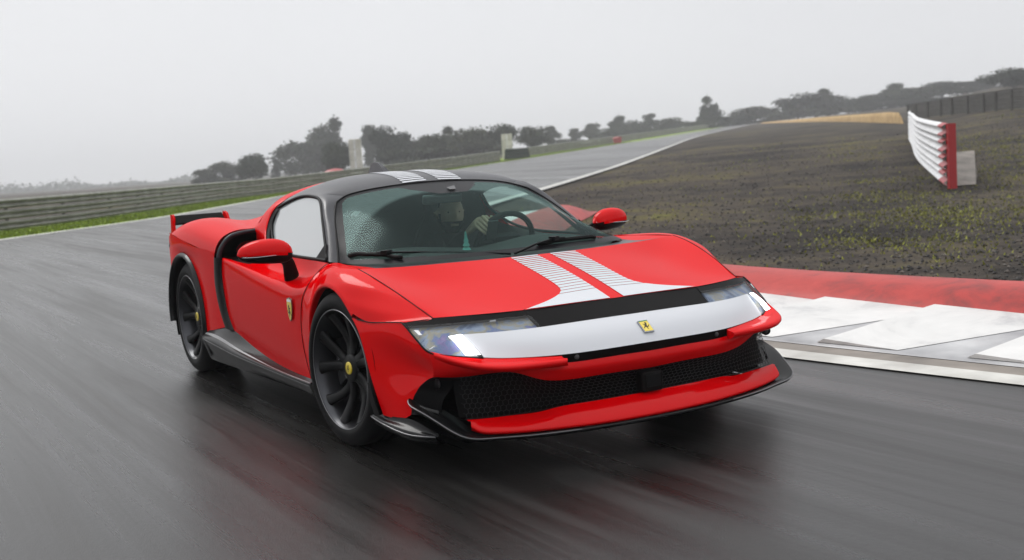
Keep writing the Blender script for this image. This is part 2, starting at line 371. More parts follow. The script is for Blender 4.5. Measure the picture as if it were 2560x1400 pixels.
# the saw teeth of the apron: raised wedges across it
tooth_me = None
KL = np.concatenate([[0], np.cumsum(np.linalg.norm(np.diff(KP, axis=0), axis=1))])
for k, sl in enumerate(np.arange(.6, KL[-1] - 1, .95)):
    i = int(np.searchsorted(KL, sl)); P0 = KP[i]; tq = KP[min(i + 1, len(KP) - 1)] - KP[i - 1]; tq /= np.linalg.norm(tq); nr = np.array([-tq[1], tq[0]])
    Vv = []
    for (a, o, z) in [(.38, .11, .034), (.93, .11, .034), (-.10, 1.23, .089), (.94, 1.23, .089), (.88, .11, .058), (.86, 1.23, .125)]:
        p = P0 + tq * a + nr * o; x, y = ds(*p); Vv.append((x - kerb.location.x, y - kerb.location.y, float(height(*p)) + z))
    mesh('kerb_tooth', Vv, [(0, 4, 5, 2), (4, 1, 3, 5), (0, 1, 4), (2, 5, 3)], MT['kwhite'], kerb, smooth=False)
# ------------------------------------------------------------------ the sports car: x forward, y to its left, z up, front axle at x=0
car = tag(empty('sports_car'), 'red mid-engined sports car with white stripes and black roof cornering on the wet track', 'car')
SIDES = (-1, 1)
def both(name, G, mt, thick=0):
    return [surf(name, G, MT[mt] if isinstance(mt, str) else mt, car, s, thick) for s in SIDES]
def P(*a): return np.array(a, float)
# --- shared curves (y given as distance from the centre line)
hood_front = P((.765, 0, .613), (.757, .22, .6125), (.74, .443, .610), (.672, .66, .609), (.600, .796, .607))
hood_rear = P((.17, 0, .777), (.165, .177, .777), (.108, .479, .777), (.065, .68, .778), (.03, .87, .786))
hood_rows = [hood_front,
    P((.605, 0, .664), (.595, .22, .660), (.575, .443, .646), (.53, .65, .634), (.465, .821, .660)),
    P((.45, 0, .708), (.44, .22, .703), (.42, .443, .682), (.39, .65, .668), (.345, .841, .704)),
    P((.30, 0, .746), (.29, .22, .742), (.26, .46, .724), (.22, .66, .714), (.168, .863, .757)),
    hood_rear]
HG = gridctl(hood_rows, 60, 41)
hood = surf('hood', full(HG), MT['red'], car)
def hood_at(y, x):
    """point on the hood surface at lateral y and longitudinal x"""
    j = np.abs(HG[0, :, 1] - abs(y)).argmin()
    best = None
    ys = HG[:, :, 1]; k = len(HG)
    pts = np.array([[np.interp(abs(y), HG[i, :, 1], HG[i, :, c]) for c in range(3)] for i in range(k)])
    o = np.argsort(pts[:, 0]); z = np.interp(x, pts[o, 0], pts[o, 2]); return np.array([x, y, z])
# --- white stripe bars lying on the hood
def hood_edge_x(y, rear):
    c_ = hood_rear if rear else hood_front; c_ = curve(c_, 60); return float(np.interp(abs(y), c_[:, 1], c_[:, 0]))
def strip_quad(y0, y1, xf0, xf1, xr0, xr1, n=8, m=3):
    V = []
    for i in range(m):
        b = i / (m - 1)
        for j in range(n):
            a = j / (n - 1); y = y0 + (y1 - y0) * a; x = (xf0 + (xf1 - xf0) * a) * (1 - b) + (xr0 + (xr1 - xr0) * a) * b
            p = hood_at(y, x); p[2] += .0022; V.append(p)
    return V, quads(m, n)
OX = np.array([(.16, .176), (.45, .173), (.57, .177), (.62, .191), (.655, .224), (.685, .277), (.714, .352), (.745, .437), (.77, .46)])
def outer(xx): return float(np.interp(xx, OXs[:, 0], OXs[:, 1]))
OXs = curve(OX, 80)
nb = 19; gaps = np.linspace(.0040, .0100, nb); wid = np.linspace(.040, .0195, nb); x0 = .655; tot = wid.sum() + gaps.sum(); wid = wid * (x0 - .172 - gaps.sum()) / wid.sum()
for s in SIDES:
    V = []; ys_ = np.linspace(.035, .440, 26)
    for i in range(5):
        for yy in ys_:
            fx = hood_edge_x(yy, False) - .001; rx = x0 if yy <= outer(x0) else float(np.interp(yy, OXs[:, 1][30:], OXs[:, 0][30:])); rx = min(rx, fx)
            p = hood_at(yy, fx + (rx - fx) * i / 4); p[2] += .0024; p[1] *= s; V.append(p)
    mesh('stripe_bar', V, quads(5, 26), MT['white'], hood)
    x = x0 - gaps[0]
    for k in range(nb):
        V = []
        for i in range(3):
            xx = x - wid[k] * i / 2; yo = outer(xx)
            for j in range(8):
                p = hood_at(.035 + (yo - .035) * j / 7, xx); p[2] += .0024; p[1] *= s; V.append(p)
        mesh('stripe_bar', V, quads(3, 8), MT['white'], hood); x -= wid[k] + gaps[k]
# --- front fenders round the arches
fen = [  # lip, mid, outer
    ((.205, .988, .600), (.33, .957, .585), (.527, .900, .595)),
    ((.160, .990, .636), (.37, .928, .622), (.600, .797, .606)),
    ((.112, .990, .666), (.28, .933, .672), (.465, .822, .659)),
    ((.060, .990, .690), (.20, .938, .720), (.345, .842, .703)),
    ((.000, .990, .706), (.09, .942, .755), (.168, .864, .756)),
    ((-.06, .990, .711), (-.02, .944, .775), (.030, .871, .785)),
    ((-.13, .990, .703), (-.13, .935, .783), (-.150, .83, .788)),
    ((-.20, .988, .678), (-.25, .918, .772), (-.35, .79, .783)),
    ((-.25, .985, .648), (-.34, .915, .740), (-.53, .775, .778)),
    ((-.30, .982, .602), (-.375, .935, .69), (-.455, .875, .752)),
    ((-.342, .980, .541), (-.41, .965, .615), (-.455, .945, .675)),
    ((-.365, .975, .45), (-.435, .970, .51), (-.515, .957, .57)),
    ((-.368, .972, .37), (-.445, .966, .385), (-.534, .955, .41)),
    ((-.352, .965, .235), (-.42, .958, .236), (-.478, .946, .235))]
rows = [[c[i] for c in fen] for i in range(3)]
lip = np.array(rows[0]); cen = np.array([-.005, .0, .348])
band = lip.copy(); dirn = (lip - cen) * [1, 0, 1]; dirn /= np.linalg.norm(dirn, axis=1)[:, None]
band = lip + dirn * .020; band[:, 1] = lip[:, 1] - .002
FG = gridctl([band] + [rows[1], rows[2]], 26, 70)
both('front_fender', FG, 'red')
lipin = lip - dirn * .0; lipin2 = lip - dirn * .004; lipin2[:, 1] -= .035
both('arch_lip', gridctl([band, lip + dirn * .006 + [0, .003, 0], lip, lipin2], 10, 70), 'red')
# --- bumper corner
bl = P((.205, .988, .597), (.261, .986, .545), (.308, .982, .45), (.35, .976, .338), (.398, .958, .20))
brow = [P(bl[0], (.315, .958, .583), (.42, .932, .588), (.524, .902, .592), (.61, .892, .548), (.705, .878, .492)),
        P(bl[1], (.40, .948, .538), (.55, .912, .515), (.65, .888, .475), (.72, .868, .447)),
        P(bl[2], (.42, .938, .445), (.54, .896, .43), (.64, .866, .405), (.70, .860, .384)),
        P(bl[3], (.44, .944, .325), (.53, .916, .318), (.60, .890, .318)),
        P(bl[4], (.47, .945, .197), (.54, .928, .203), (.575, .91, .222))]
both('bumper_corner', loft(brow, 36, 50), 'red')
blx = np.array([b for b in bl]); din = (blx - cen) * [1, 0, 1]; din /= np.linalg.norm(din, axis=1)[:, None]
both('bumper_arch_lip', gridctl([blx, blx - din * .004 - [0, .035, 0]], 3, 30), 'red')
# --- bumper beam (under the black strip and under the flaps)
bt = [(.705, .877, .492), (.78, .832, .474), (.858, .745, .458), (.925, .60, .442), (.962, .44, .414), (.984, .22, .410), (.99, 0, .409)]
bm = [(.722, .869, .44), (.795, .82, .425), (.868, .74, .42), (.945, .60, .42), (.972, .44, .388), (.994, .22, .380), (1.0, 0, .378)]
bb = [(.70, .860, .384), (.75, .82, .385), (.81, .755, .388), (.92, .62, .398), (.945, .50, .354), (.968, .25, .340), (.976, 0, .336)]
both('bumper_beam', loft([bt, bm, bb], 12, 60), 'red')
# --- white nose band
wt = [(.872, 0, .552), (.864, .2, .551), (.844, .428, .547), (.806, .591, .5455), (.770, .680, .5455), (.739, .739, .545)]
wm = [(.952, 0, .506), (.943, .2, .505), (.918, .415, .502), (.874, .575, .502), (.836, .66, .505), (.802, .725, .507)]
wb = [(1.010, 0, .449), (1.0, .2, .447), (.970, .41, .446), (.925, .56, .450), (.893, .65, .456), (.862, .712, .463)]
WG = loft([wt, wm, wb], 18, 40)
nose = surf('nose_band', full(WG), MT['white'], car)
# --- black strip over the nose and its little sensors
top_strip = loft([hood_front[:3] - [0, 0, .002], np.array(wt[:3]) + [0, 0, .001]], 8, 30)
surf('nose_strip', full(top_strip), MT['strip'], car)
both('headlight_seam', loft([[(.738, .4435, .6125), (.79, .437, .582), (.845, .4285, .549)], [(.736, .4475, .6125), (.788, .441, .582), (.843, .4325, .549)]], 2, 12), 'rubber')
low_strip = loft([[(1.006, 0, .450), (.996, .2, .448), (.966, .42, .446), (.92, .56, .450)], [(.987, 0, .409), (.981, .22, .410), (.958, .44, .414), (.915, .57, .43)]], 4, 30)
surf('sensor_strip', full(low_strip), MT['strip'], car)
for s in SIDES:
    Vl = lathe([(0, .004), (.008, .004), (.0095, .002), (.0095, -.004)], 20)
    o = part('parking_sensor', Vl, MT['sensor'], car, True); o.location = (.977, s * .355, .429); o.rotation_euler = (0, 0, -math.pi / 2)
# --- headlights
for s in SIDES:
    def T(rows_): return [np.array(r, float) * [1, s, 1] for r in rows_]
    h0 = [(.738, .447, .609), (.672, .66, .607), (.60, .796, .605), (.527, .900, .593)]
    h1 = [(.772, .444, .590), (.705, .66, .587), (.64, .792, .584), (.556, .893, .582)]
    h2 = [(.842, .432, .5475), (.806, .591, .5455), (.739, .741, .545), (.720, .805, .533), (.703, .874, .498)]
    h3 = [(.860, .714, .462), (.80, .80, .472), (.707, .876, .492)]
    hl = surf('headlight', loft(T([h0, h1]), 6, 40) , MT['strip'], car)
    dz = np.array([-.012, 0, -.012])
    surf('reflector', loft(T([np.array(h1) + dz, np.array(h2) + dz]), 12, 40), MT['reflector'], hl)
    surf('reflector', loft(T([np.array(h2[2:]) + dz, np.array(h3) + dz]), 12, 30), MT['reflector'], hl)
    surf('lens', loft(T([h1, np.array(h1) * .5 + np.array([(.842, .432, .5475), (.79, .63, .546), (.742, .78, .535), (.703, .874, .498)]) * .5 + [.003, 0, .003], h2]), 10, 40), MT['lens'], hl)
    surf('lens', loft(T([h2[2:], np.array(h2[2:]) * .5 + np.array(h3) * .5 + [.004, .001, .002], h3]), 10, 30), MT['lens'], hl)
    a = P((.742, .7425, .545), (.719, .788, .5395)); b = P((.866, .727, .474), (.838, .779, .476))
    surf('daytime_light', loft(T([a + [.004, .003, .003], (a + b) / 2 + [.008, .004, .006], b + [.004, .003, .003]]), 6, 6), MT['drl'], hl)
    q = P((.612, .868, .566), (.600, .882, .566)); q2 = P((.640, .865, .548), (.63, .876, .548))
    surf('side_lamp', loft(T([q + [.0, .002, .002], q2 + [.0, .002, .002]]), 3, 3), MT['bwhite'], hl)
    edge = [(.527, .902, .594), (.56, .8985, .578), (.61, .894, .548), (.655, .888, .52), (.705, .8775, .491), (.78, .818, .4735), (.862, .714, .4595)]
    part('lens_seal', tube(curve(edge, 30) * [1, s, 1], .004, 6), MT['rubber'], hl, True)
# --- flaps under the headlights
fi = [(.712, .872, .490), (.79, .805, .471), (.858, .712, .458), (.925, .56, .446), (.968, .42, .439)]
fo = [(.735, .866, .484), (.845, .818, .462), (.925, .765, .447), (.972, .69, .437), (.995, .56, .431), (1.010, .42, .430)]
fo2 = [(a - .004, b - .004, c - .021) for a, b, c in fo]
fi2 = [(a, b, c - .03) for a, b, c in fi]
for s in SIDES:
    G = loft([np.array(fi) + [0, 0, .002], np.array(fi) * .4 + np.array(curve(fo, 5)) * .6 + [0, 0, .001], np.array(fo) + [0, 0, .001], np.array(fo) + [.004, .004, -.008], fo2, fi2], 22, 50, par=[0, .4, .62, .70, .78, 1.0])
    o = surf('headlight_flap', G, MT['red'], car, s)
    end = G[:, -1] * [1, s, 1]; mesh('flap_end', end, [tuple(range(len(end)))], MT['red'], o, False)
# --- lower grille
gt = [(.775, .785, .386), (.86, .70, .392), (.93, .60, .398), (.94, .50, .358), (.955, .25, .344), (.962, 0, .34)]
gb = [(.815, .792, .222), (.862, .62, .217), (.91, .42, .226), (.946, .15, .232), (.95, 0, .232)]
GG = full(loft([gt, (np.array(curve(gt, 8)) + np.array(curve(gb, 8))) / 2 - [.012, 0, 0], gb], 24, 60)[:, ::-1])
grille = surf('grille_backing', GG - [.045, 0, 0], MT['void'], car)
# hexagonal wire mesh laid on the grille surface
def on_grille(u, v):
    nu, nv = GG.shape[:2]; u = min(max(u, 0), 1) * (nu - 1); v = min(max(v, 0), 1) * (nv - 1); i, j = min(int(u), nu - 2), min(int(v), nv - 2); a, b = u - i, v - j
    return GG[i, j] * (1 - a) * (1 - b) + GG[i + 1, j] * a * (1 - b) + GG[i, j + 1] * (1 - a) * b + GG[i + 1, j + 1] * a * b
HXw, HXh = 1.60, .155; hx = .0225
V, F = [], []
def wire(p, q, r=.0014):
    d_ = q - p; l_ = np.linalg.norm(d_)
    if l_ < 1e-5: return
    d_ /= l_; a = np.cross(d_, (1, 0, 0)); a /= (np.linalg.norm(a) + 1e-9); c_ = np.array([1., 0, 0])
    b0 = len(V)
    for e in (p, q): V.extend([e + a * r, e + c_ * r, e - a * r])
    F.extend([(b0, b0 + 1, b0 + 4, b0 + 3), (b0 + 1, b0 + 2, b0 + 5, b0 + 4)])
nx_, ny_ = int(HXw / hx), int(HXh / (hx * .75)) + 1
for j in range(ny_ + 1):
    for i in range(nx_):
        x = (i + .5 * (j % 2)) * hx; z = j * hx * .75
        g = lambda xx, zz: on_grille(zz / HXh, xx / HXw)
        p0, p1, p2, p3 = g(x, z), g(x + hx / 2, z + hx * .22), g(x + hx, z), g(x + hx / 2, z + hx * .22 + hx * .53)
        wire(p0, p1); wire(p1, p2)
        if z + hx * .7 < HXh: wire(p1, p3)
mo = mesh('grille_mesh', V, F, mat('grille_wire', (.009, .009, .010), .4, 0, .15, .2, spec=.25), car, False); mo['kind'] = 'stuff'
# grille end frames with their sensor
fr_o = P((.577, .912, .222), (.602, .892, .318), (.65, .878, .36), (.702, .862, .3845), (.745, .822, .386), (.785, .775, .388))
fr_i = P((.70, .845, .225), (.715, .84, .285), (.725, .825, .31), (.74, .808, .34), (.76, .79, .365), (.79, .765, .382))
for s in SIDES:
    o = surf('grille_end_frame', loft([fr_o, fr_o * .55 + fr_i * .45 + [-.006, -.008, 0], fr_i + [-.02, -.02, 0]], 8, 30), MT['carbon'], car, s)
    sn = part('round_sensor', lathe([(0, .006), (.011, .006), (.014, .003), (.014, -.01)], 24), MT['sensor'], o, True)
    sn.location = (.725, s * .852, .357); sn.rotation_euler = (0, 0, -math.pi / 2 - s * .9)
    rg = part('sensor_recess', lathe([(.014, .001), (.018, .004), (.021, .001), (.0215, -.01)], 24), MT['rubber'], o, True)
    rg.location = sn.location; rg.rotation_euler = sn.rotation_euler
    surf('duct_step', loft([P((.605, .905, .27), (.655, .888, .262), (.715, .852, .25)), P((.612, .912, .262), (.665, .893, .252), (.722, .858, .24)), P((.61, .905, .24), (.66, .888, .23), (.715, .85, .22))], 6, 14), MT['carbon'], o, s)
# radar box
vf = box((.965, 0, .280), (.06, .105, .085)); rb = bevel(part('radar_box', vf, MT['strip'], car), .012, 3)
bevel(part('radar_window', box((.9965, 0, .285), (.004, .07, .05)), MT['rubber'], rb), .003, 2)
# --- red lip over the splitter
la = [(.832, .790, .222), (.858, .70, .219), (.878, .62, .219), (.905, .50, .219), (.924, .435, .229), (.945, .3, .233), (.962, .15, .235), (.966, 0, .235)]
lb = [(.862, .788, .206), (.895, .768, .188), (.928, .70, .178), (.957, .622, .174), (1.015, .383, .168), (1.045, .15, .166), (1.05, 0, .166)]
G = loft([np.array(la), curve(la, 9) * .5 + curve(lb, 9) * .5 + [.004, 0, .006], np.array(lb), np.array(lb) + [.002, .001, -.006], np.array(lb) + [-.004, -.004, -.013], np.array(la) + [-.03, -.02, -.07]], 20, 60, par=[0, .4, .75, .79, .83, 1])
surf('front_lip', full(G[:, ::-1]), MT['red'], car)
# --- black splitter blade with upturned ends
so = [(.60, .930, .292), (.625, .938, .278), (.697, .926, .258), (.795, .893, .222), (.895, .848, .180), (.922, .80, .165), (.945, .72, .160), (.985, .60, .156), (1.03, .383, .152), (1.052, .15, .150), (1.056, 0, .150)]
si = [(.58, .88, .285), (.61, .84, .265), (.66, .80, .235), (.73, .78, .21), (.80, .775, .19), (.86, .76, .172), (.89, .70, .163), (.92, .60, .158), (.95, .38, .153), (.96, .15, .15), (.96, 0, .15)]
for s in SIDES:
    so_, si_ = np.array(so), np.array(si)
    G = loft([si_, si_ * .5 + so_ * .5 + [0, 0, -.004], so_, so_ + [.003, .003, -.005], so_ + [-.004, -.003, -.014], si_ + [0, 0, -.016]], 20, 70, par=[0, .35, .68, .74, .8, 1])
    o = surf('splitter', G, MT['carbon'], car, s); part('splitter_highlight', tube(curve(so_[:9] + [.002, .002, -.002], 50) * [1, s, 1], .0035, 5), MT['edge'], o, True)  # thin pale tube standing in for the highlight on the splitter's edge
# --- corner skirt under the bumper
ci = [(.385, .95, .208), (.47, .945, .203), (.56, .925, .207), (.65, .905, .195), (.745, .875, .165)]
co = [(.29, .968, .180), (.42, .976, .172), (.55, .966, .160), (.64, .942, .152), (.74, .885, .152)]
cb = [(a, b - .004, c - .012) for a, b, c in co]; cd = [(a - .03, b - .06, .115) for a, b, c in co]
both('corner_skirt', loft([ci, np.array(ci) * .6 + np.array(co) * .4 - [0, 0, .006], co, cb, cd], 20, 40, par=[0, .3, .55, .62, 1]), 'carbon')
for s in SIDES: part('skirt_highlight', tube(curve(np.array(co) + [0, .001, 0], 30) * [1, s, 1], .004, 5), MT['edge'], car, True)  # pale tube added as the highlight line of the corner skirt
both('brake_duct_fin', loft([P((.345, .985, .335), (.37, .985, .27), (.40, .975, .2)), P((.318, .985, .33), (.33, .985, .26), (.345, .975, .19))], 3, 10), 'rubber')
# --- windscreen
ws_side = P((-.519, .747, .777), (-.624, .706, .862), (-.76, .656, .964), (-.859, .619, 1.024), (-.916, .58, 1.060), (-.968, .508, 1.087))
wsr = [P((.075, 0, .787), (.065, .2, .787), (.005, .48, .786), (-.13, .66, .782), (-.35, .738, .778), (-.519, .747, .777)),
       P((-.27, 0, .925), (-.28, .2, .923), (-.34, .42, .912), (-.46, .58, .893), (-.56, .66, .876), (-.63, .704, .866)),
       P((-.60, 0, 1.040), (-.605, .2, 1.037), (-.64, .38, 1.022), (-.70, .51, 1.002), (-.75, .59, .985), (-.785, .648, .975)),
       P((-.93, 0, 1.133), (-.938, .192, 1.127), (-.955, .35, 1.115), (-.966, .43, 1.104), (-.966, .508, 1.087), (-.92, .578, 1.060))]
SG = gridctl(wsr, 90, 81)
nu, nv = SG.shape[:2]; FGs = full(SG); ids = []
for i in range(nu - 1):
    for j in range(2 * nv - 2):
        y = abs(j + .5 - (nv - 1)) / (nv - 1); u = (i + .5) / (nu - 1)
        # clear area: rounded rectangle in (y,u)
        dx = max(0, y - .80) / .10; dy = max(0, .15 - u) / .10 if u < .5 else max(0, u - .885) / .07
        lim = u < .040 + .045 * y * y or u > .957 or y > .905
        rnd = (dx * dx + dy * dy) > 1.0
        dark = lim or rnd
        # camera housing at the top centre
        if u > .78 and y < .10 + (u - .78) * 1.0 / .18 * .19: dark = True
        ids.append(1 if dark else 0)
MT['frit'] = mat('black_glass_border', (.008, .008, .0095), .35, 0, 0, spec=.07); droplets(MT['frit'], 190, .6, ('Normal',))
ws = surf('windscreen', FGs, [MT['glass'], MT['frit']], car, mids=ids)
wsb = np.concatenate([FGs[:, 0][::1], FGs[-1], FGs[::-1, -1]])
part('windscreen_seal', tube(wsb, .006, 6), MT['rubber'], ws, True)
part('camera_window', prism([(-.775, -.005, 1.097), (-.80, .055, 1.105), (-.735, .03, 1.087), (-.735, -.005, 1.087)], (0, 0, 1), .002), MT['sensor'], ws)
# cowl between hood and glass
cowl = loft([hood_rear + [-.003, 0, -.004], (hood_rear + np.array(wsr[0])[[0, 1, 2, 3, 4]]) / 2 - [0, 0, .012], P((.085, 0, .776), (.075, .2, .776), (.01, .48, .776), (-.13, .665, .774), (-.34, .745, .772))], 10, 50)
surf('cowl', full(cowl), MT['roof'], car)
both('cowl_corner', loft([P((.03, .87, .784), (-.15, .83, .786), (-.35, .79, .781), (-.53, .775, .777)), P((.0, .76, .768), (-.16, .72, .768), (-.35, .75, .772), (-.52, .752, .774))], 8, 30), 'red')
# wipers
for (a, b, c_, nm) in [((-.10, -.60, .800), (-.44, -.722, .800), (.08, -.12, .785), 'wiper'), ((.035, .06, .80), (-.03, .43, .80), (.085, -.10, .785), 'wiper')]:
    a, b, c_ = np.array(a), np.array(b), np.array(c_)
    def up(p):  # lay it on the glass
        d2 = np.linalg.norm((FGs[:, :, :2] - p[:2]), axis=2); i, j = np.unravel_index(d2.argmin(), d2.shape); return np.array([p[0], p[1], FGs[i, j, 2] + .010])
    bl_ = np.array([up(a + (b - a) * t_) for t_ in np.linspace(0, 1, 12)])
    w_o = part(nm, tube(bl_, .010, 6, flat=1.1), MT['black'], car, True)
    mid = bl_[3]; part('wiper_arm', tube(np.array([c_, (c_ + mid) / 2 + [.0, 0, .012], mid + [0, 0, .012], bl_[5] + [0, 0, .010]]), .009, 6, flat=.6), MT['rubber'], w_o, True)
    part('wiper_clip', box(mid + [0, 0, .012], (.035, .05, .02), rz=.6), MT['rubber'], w_o)
# --- roof and pillars
win_top = P((-.579, .782, .786), (-.704, .738, .873), (-.816, .699, .95), (-.895, .671, 1.006), (-.967, .646, 1.056), (-1.03, .633, 1.082), (-1.108, .628, 1.093))
midp = P((-.545, .775, .782), (-.655, .733, .872), (-.782, .69, .967), (-.87, .658, 1.03), (-.94, .622, 1.072), (-1.04, .585, 1.104))
both('pillar', loft([ws_side + [0, 0, 0], curve(midp, 8), win_top], 10, 40), 'roof')
rrows = [P((-.93, 0, 1.134), (-.938, .192, 1.128), (-.955, .35, 1.116), (-.966, .45, 1.102), (-.968, .508, 1.087)),
    P((-1.02, 0, 1.162), (-1.02, .2, 1.157), (-1.03, .38, 1.140), (-1.036, .50, 1.122), (-1.04, .585, 1.104)),
    P((-1.12, 0, 1.181), (-1.12, .22, 1.176), (-1.12, .42, 1.155), (-1.115, .56, 1.125), (-1.108, .628, 1.093)),
    P((-1.26, 0, 1.194), (-1.26, .25, 1.187), (-1.26, .45, 1.163), (-1.257, .57, 1.132), (-1.257, .626, 1.099)),
    P((-1.46, 0, 1.198), (-1.46, .25, 1.190), (-1.46, .45, 1.158), (-1.457, .58, 1.115), (-1.457, .637, 1.076)),
    P((-1.66, 0, 1.186), (-1.66, .25, 1.172), (-1.66, .45, 1.133), (-1.655, .6, 1.075), (-1.65, .657, 1.034))]
RG = gridctl(rrows, 50, 40)
roof = surf('roof', full(RG), MT['roof'], car)
def roof_at(x, y):
    i = np.abs(RG[:, 0, 0] - x).argmin(); pts = RG[max(0, i - 1):i + 2]
    cols = np.array([[np.interp(abs(y), r_[:, 1], r_[:, c]) for c in range(3)] for r_ in RG]); o = np.argsort(cols[:, 0]); return np.array([x, y, np.interp(x, cols[o, 0], cols[o, 2])])
for s in SIDES:
    x = -.950
    for k in range(16):
        wd = .017 + .0012 * k; V = []
        for i in range(2):
            for j in range(8):
                y = .036 + (.178 - .036) * j / 7; edge = float(np.interp(y, rrows[0][:, 1], rrows[0][:, 0])); p = roof_at(x - i * wd - (.945 + edge) * -0, y); p[2] += .0025; p[1] *= s; V.append(p)
        mesh('stripe_bar', V, quads(2, 8), MT['white'], roof); x -= wd + .0125 - .0005 * k
# antenna fin
fp = [(-1.54, 1.186), (-1.60, 1.226), (-1.66, 1.254), (-1.72, 1.260), (-1.76, 1.252), (-1.78, 1.215), (-1.79, 1.16)]
V = [(x, s * (.004 + .022 * (1.265 - z) / .09), z) for s in SIDES for x, z in fp]; k = len(fp)
part('antenna_fin', (V, [tuple(range(k)), tuple(range(2 * k - 1, k - 1, -1))] + [(i, k + i, k + i + 1, i + 1) for i in range(k - 1)]), MT['roof'], roof)
# --- side windows
wbot = P((-.585, .781, .788), (-.833, .779, .790), (-1.155, .776, .796), (-1.33, .767, .814), (-1.462, .751, .845), (-1.557, .727, .893), (-1.612, .705, .938), (-1.637, .684, .979), (-1.642, .657, 1.032))
wtop = P((-.585, .780, .790), (-.704, .738, .873), (-.816, .699, .95), (-.895, .671, 1.006), (-.967, .646, 1.056), (-1.03, .633, 1.082), (-1.108, .628, 1.093), (-1.257, .625, 1.098), (-1.457, .636, 1.075), (-1.642, .657, 1.032))
for s in SIDES:
    g = surf('side_window', loft([wbot - [0, .006, 0], wtop - [0, .006, 0]], 12, 60, straight=False), MT['sideglass' if s < 0 else 'farglass'], car, s)
    loop = np.concatenate([curve(wbot, 60), curve(wtop, 60)[::-1][1:]]) * [1, s, 1]
    part('window_seal', tube(loop, .0085, 6), MT['rubber'], g, True)
    mesh('quarter_trim', P((-.600, .783, .800), (-.600, .783, .792), (-.74, .782, .793), (-.68, .748, .866), (-.66, .752, .868)) * [1, s, 1], [(0, 1, 2, 3, 4)], MT['rubber'], g, False)
# --- doors
D = [P((-.55, .785, .778), (-.70, .785, .781), (-.833, .785, .782), (-1.155, .783, .787), (-1.33, .776, .803), (-1.5, .768, .826), (-1.66, .745, .842), (-1.80, .722, .842)),
     P((-.470, .842, .752), (-.64, .818, .724), (-.82, .812, .712), (-1.06, .812, .712), (-1.3, .812, .726), (-1.5, .806, .74), (-1.7, .79, .75), (-1.86, .775, .755)),
     P((-.452, .905, .722), (-.62, .888, .688), (-.80, .884, .682), (-1.05, .886, .692), (-1.28, .888, .710), (-1.48, .890, .728), (-1.68, .894, .744), (-1.84, .898, .755)),
     P((-.456, .945, .676), (-.60, .945, .660), (-.80, .943, .667), (-1.05, .943, .692), (-1.25, .944, .712), (-1.45, .945, .733), (-1.65, .946, .751), (-1.82, .948, .765)),
     P((-.470, .953, .645), (-.61, .957, .632), (-.81, .957, .640), (-1.05, .957, .665), (-1.25, .957, .685), (-1.45, .956, .706), (-1.65, .954, .725), (-1.825, .952, .738)),
     P((-.515, .957, .57), (-.65, .962, .555), (-.85, .962, .56), (-1.05, .961, .575), (-1.25, .960, .59), (-1.45, .958, .61), (-1.65, .956, .63), (-1.835, .953, .645)),
     P((-.534, .955, .41), (-.65, .956, .405), (-.85, .953, .40), (-1.05, .949, .405), (-1.25, .947, .415), (-1.45, .946, .43), (-1.65, .946, .445), (-1.808, .946, .455)),
     P((-.478, .946, .235), (-.65, .934, .228), (-.85, .928, .232), (-1.05, .926, .243), (-1.25, .925, .262), (-1.45, .925, .287), (-1.6, .928, .318), (-1.745, .936, .352))]
DG = gridctl(D, 60, 60)
doors = both('door', DG, 'red')
# shut lines as thin dark seams just proud of the panels
def seam(pts, name='shut_line', r=.0018, out=.0):
    for s in SIDES: part(name, tube(curve(pts, 40) * [1, s, 1], r, 5), MT['rubber'], car, True)
seam([(-.55, .787, .779), (-.455, .877, .7525), (-.455, .947, .676), (-.515, .9585, .571), (-.534, .9565, .411), (-.478, .9475, .236)])
seam([(.03, .871, .787), (.168, .864, .758), (.345, .842, .705), (.465, .822, .661), (.600, .797, .608)])
seam([(.24, .981, .593), (.33, .958, .5855), (.42, .933, .590), (.527, .902, .595)], r=.0022)
# --- side mirrors
for s in SIDES:
    V, F = [], []; nr, ns = 26, 28
    for i in range(nr):
        t_ = -1 + 2 * i / (nr - 1); prof_ = max(0, 1 - abs(t_) ** 2.6) ** .5
        yc = 1.03 + .132 * t_; zc = .848 + .004 * t_ - .012 * t_ * t_; xc = -.755 - .03 * t_ - .02 * t_ * t_
        hz = .059 * prof_ * (1.0 - .12 * t_) + .002; hxx = .062 * prof_ + .002
        for j in range(ns):
            q = 2 * math.pi * j / ns; ca, sa = math.cos(q), math.sin(q)
            ex = math.copysign(abs(ca) ** .8, ca) * hxx; ez = math.copysign(abs(sa) ** .9, sa) * hz * (1.05 if sa > 0 else .95)
            if ca < 0: ex *= .75
            V.append((xc + ex, s * yc, zc + ez))
    F = quads(nr, ns, wrap=True); F += [tuple(range(ns)), tuple(range((nr - 1) * ns, nr * ns))]
    mids = [1 if (V[f[0]][2] + V[f[2]][2]) / 2 < .848 - .014 else 0 for f in F]
    mm = mesh('side_mirror', V, F, [MT['red'], MT['strip']], car, True, mids)
    stalk = curve([(-.875, .868, .700), (-.845, .885, .745), (-.80, .915, .795), (-.775, .965, .825)], 12) * [1, s, 1]
    part('mirror_stalk', tube(stalk, np.linspace(.042, .026, 12), 10, flat=.6, up=(1, 0, 0)), MT['strip'], mm, True)
    part('mirror_trim', tube(curve([(-.72, .905, .838), (-.694, .96, .833), (-.69, 1.03, .831), (-.705, 1.10, .829), (-.755, 1.152, .83)], 20) * [1, s, 1], .0025, 5), MT['chrome'], mm, True)
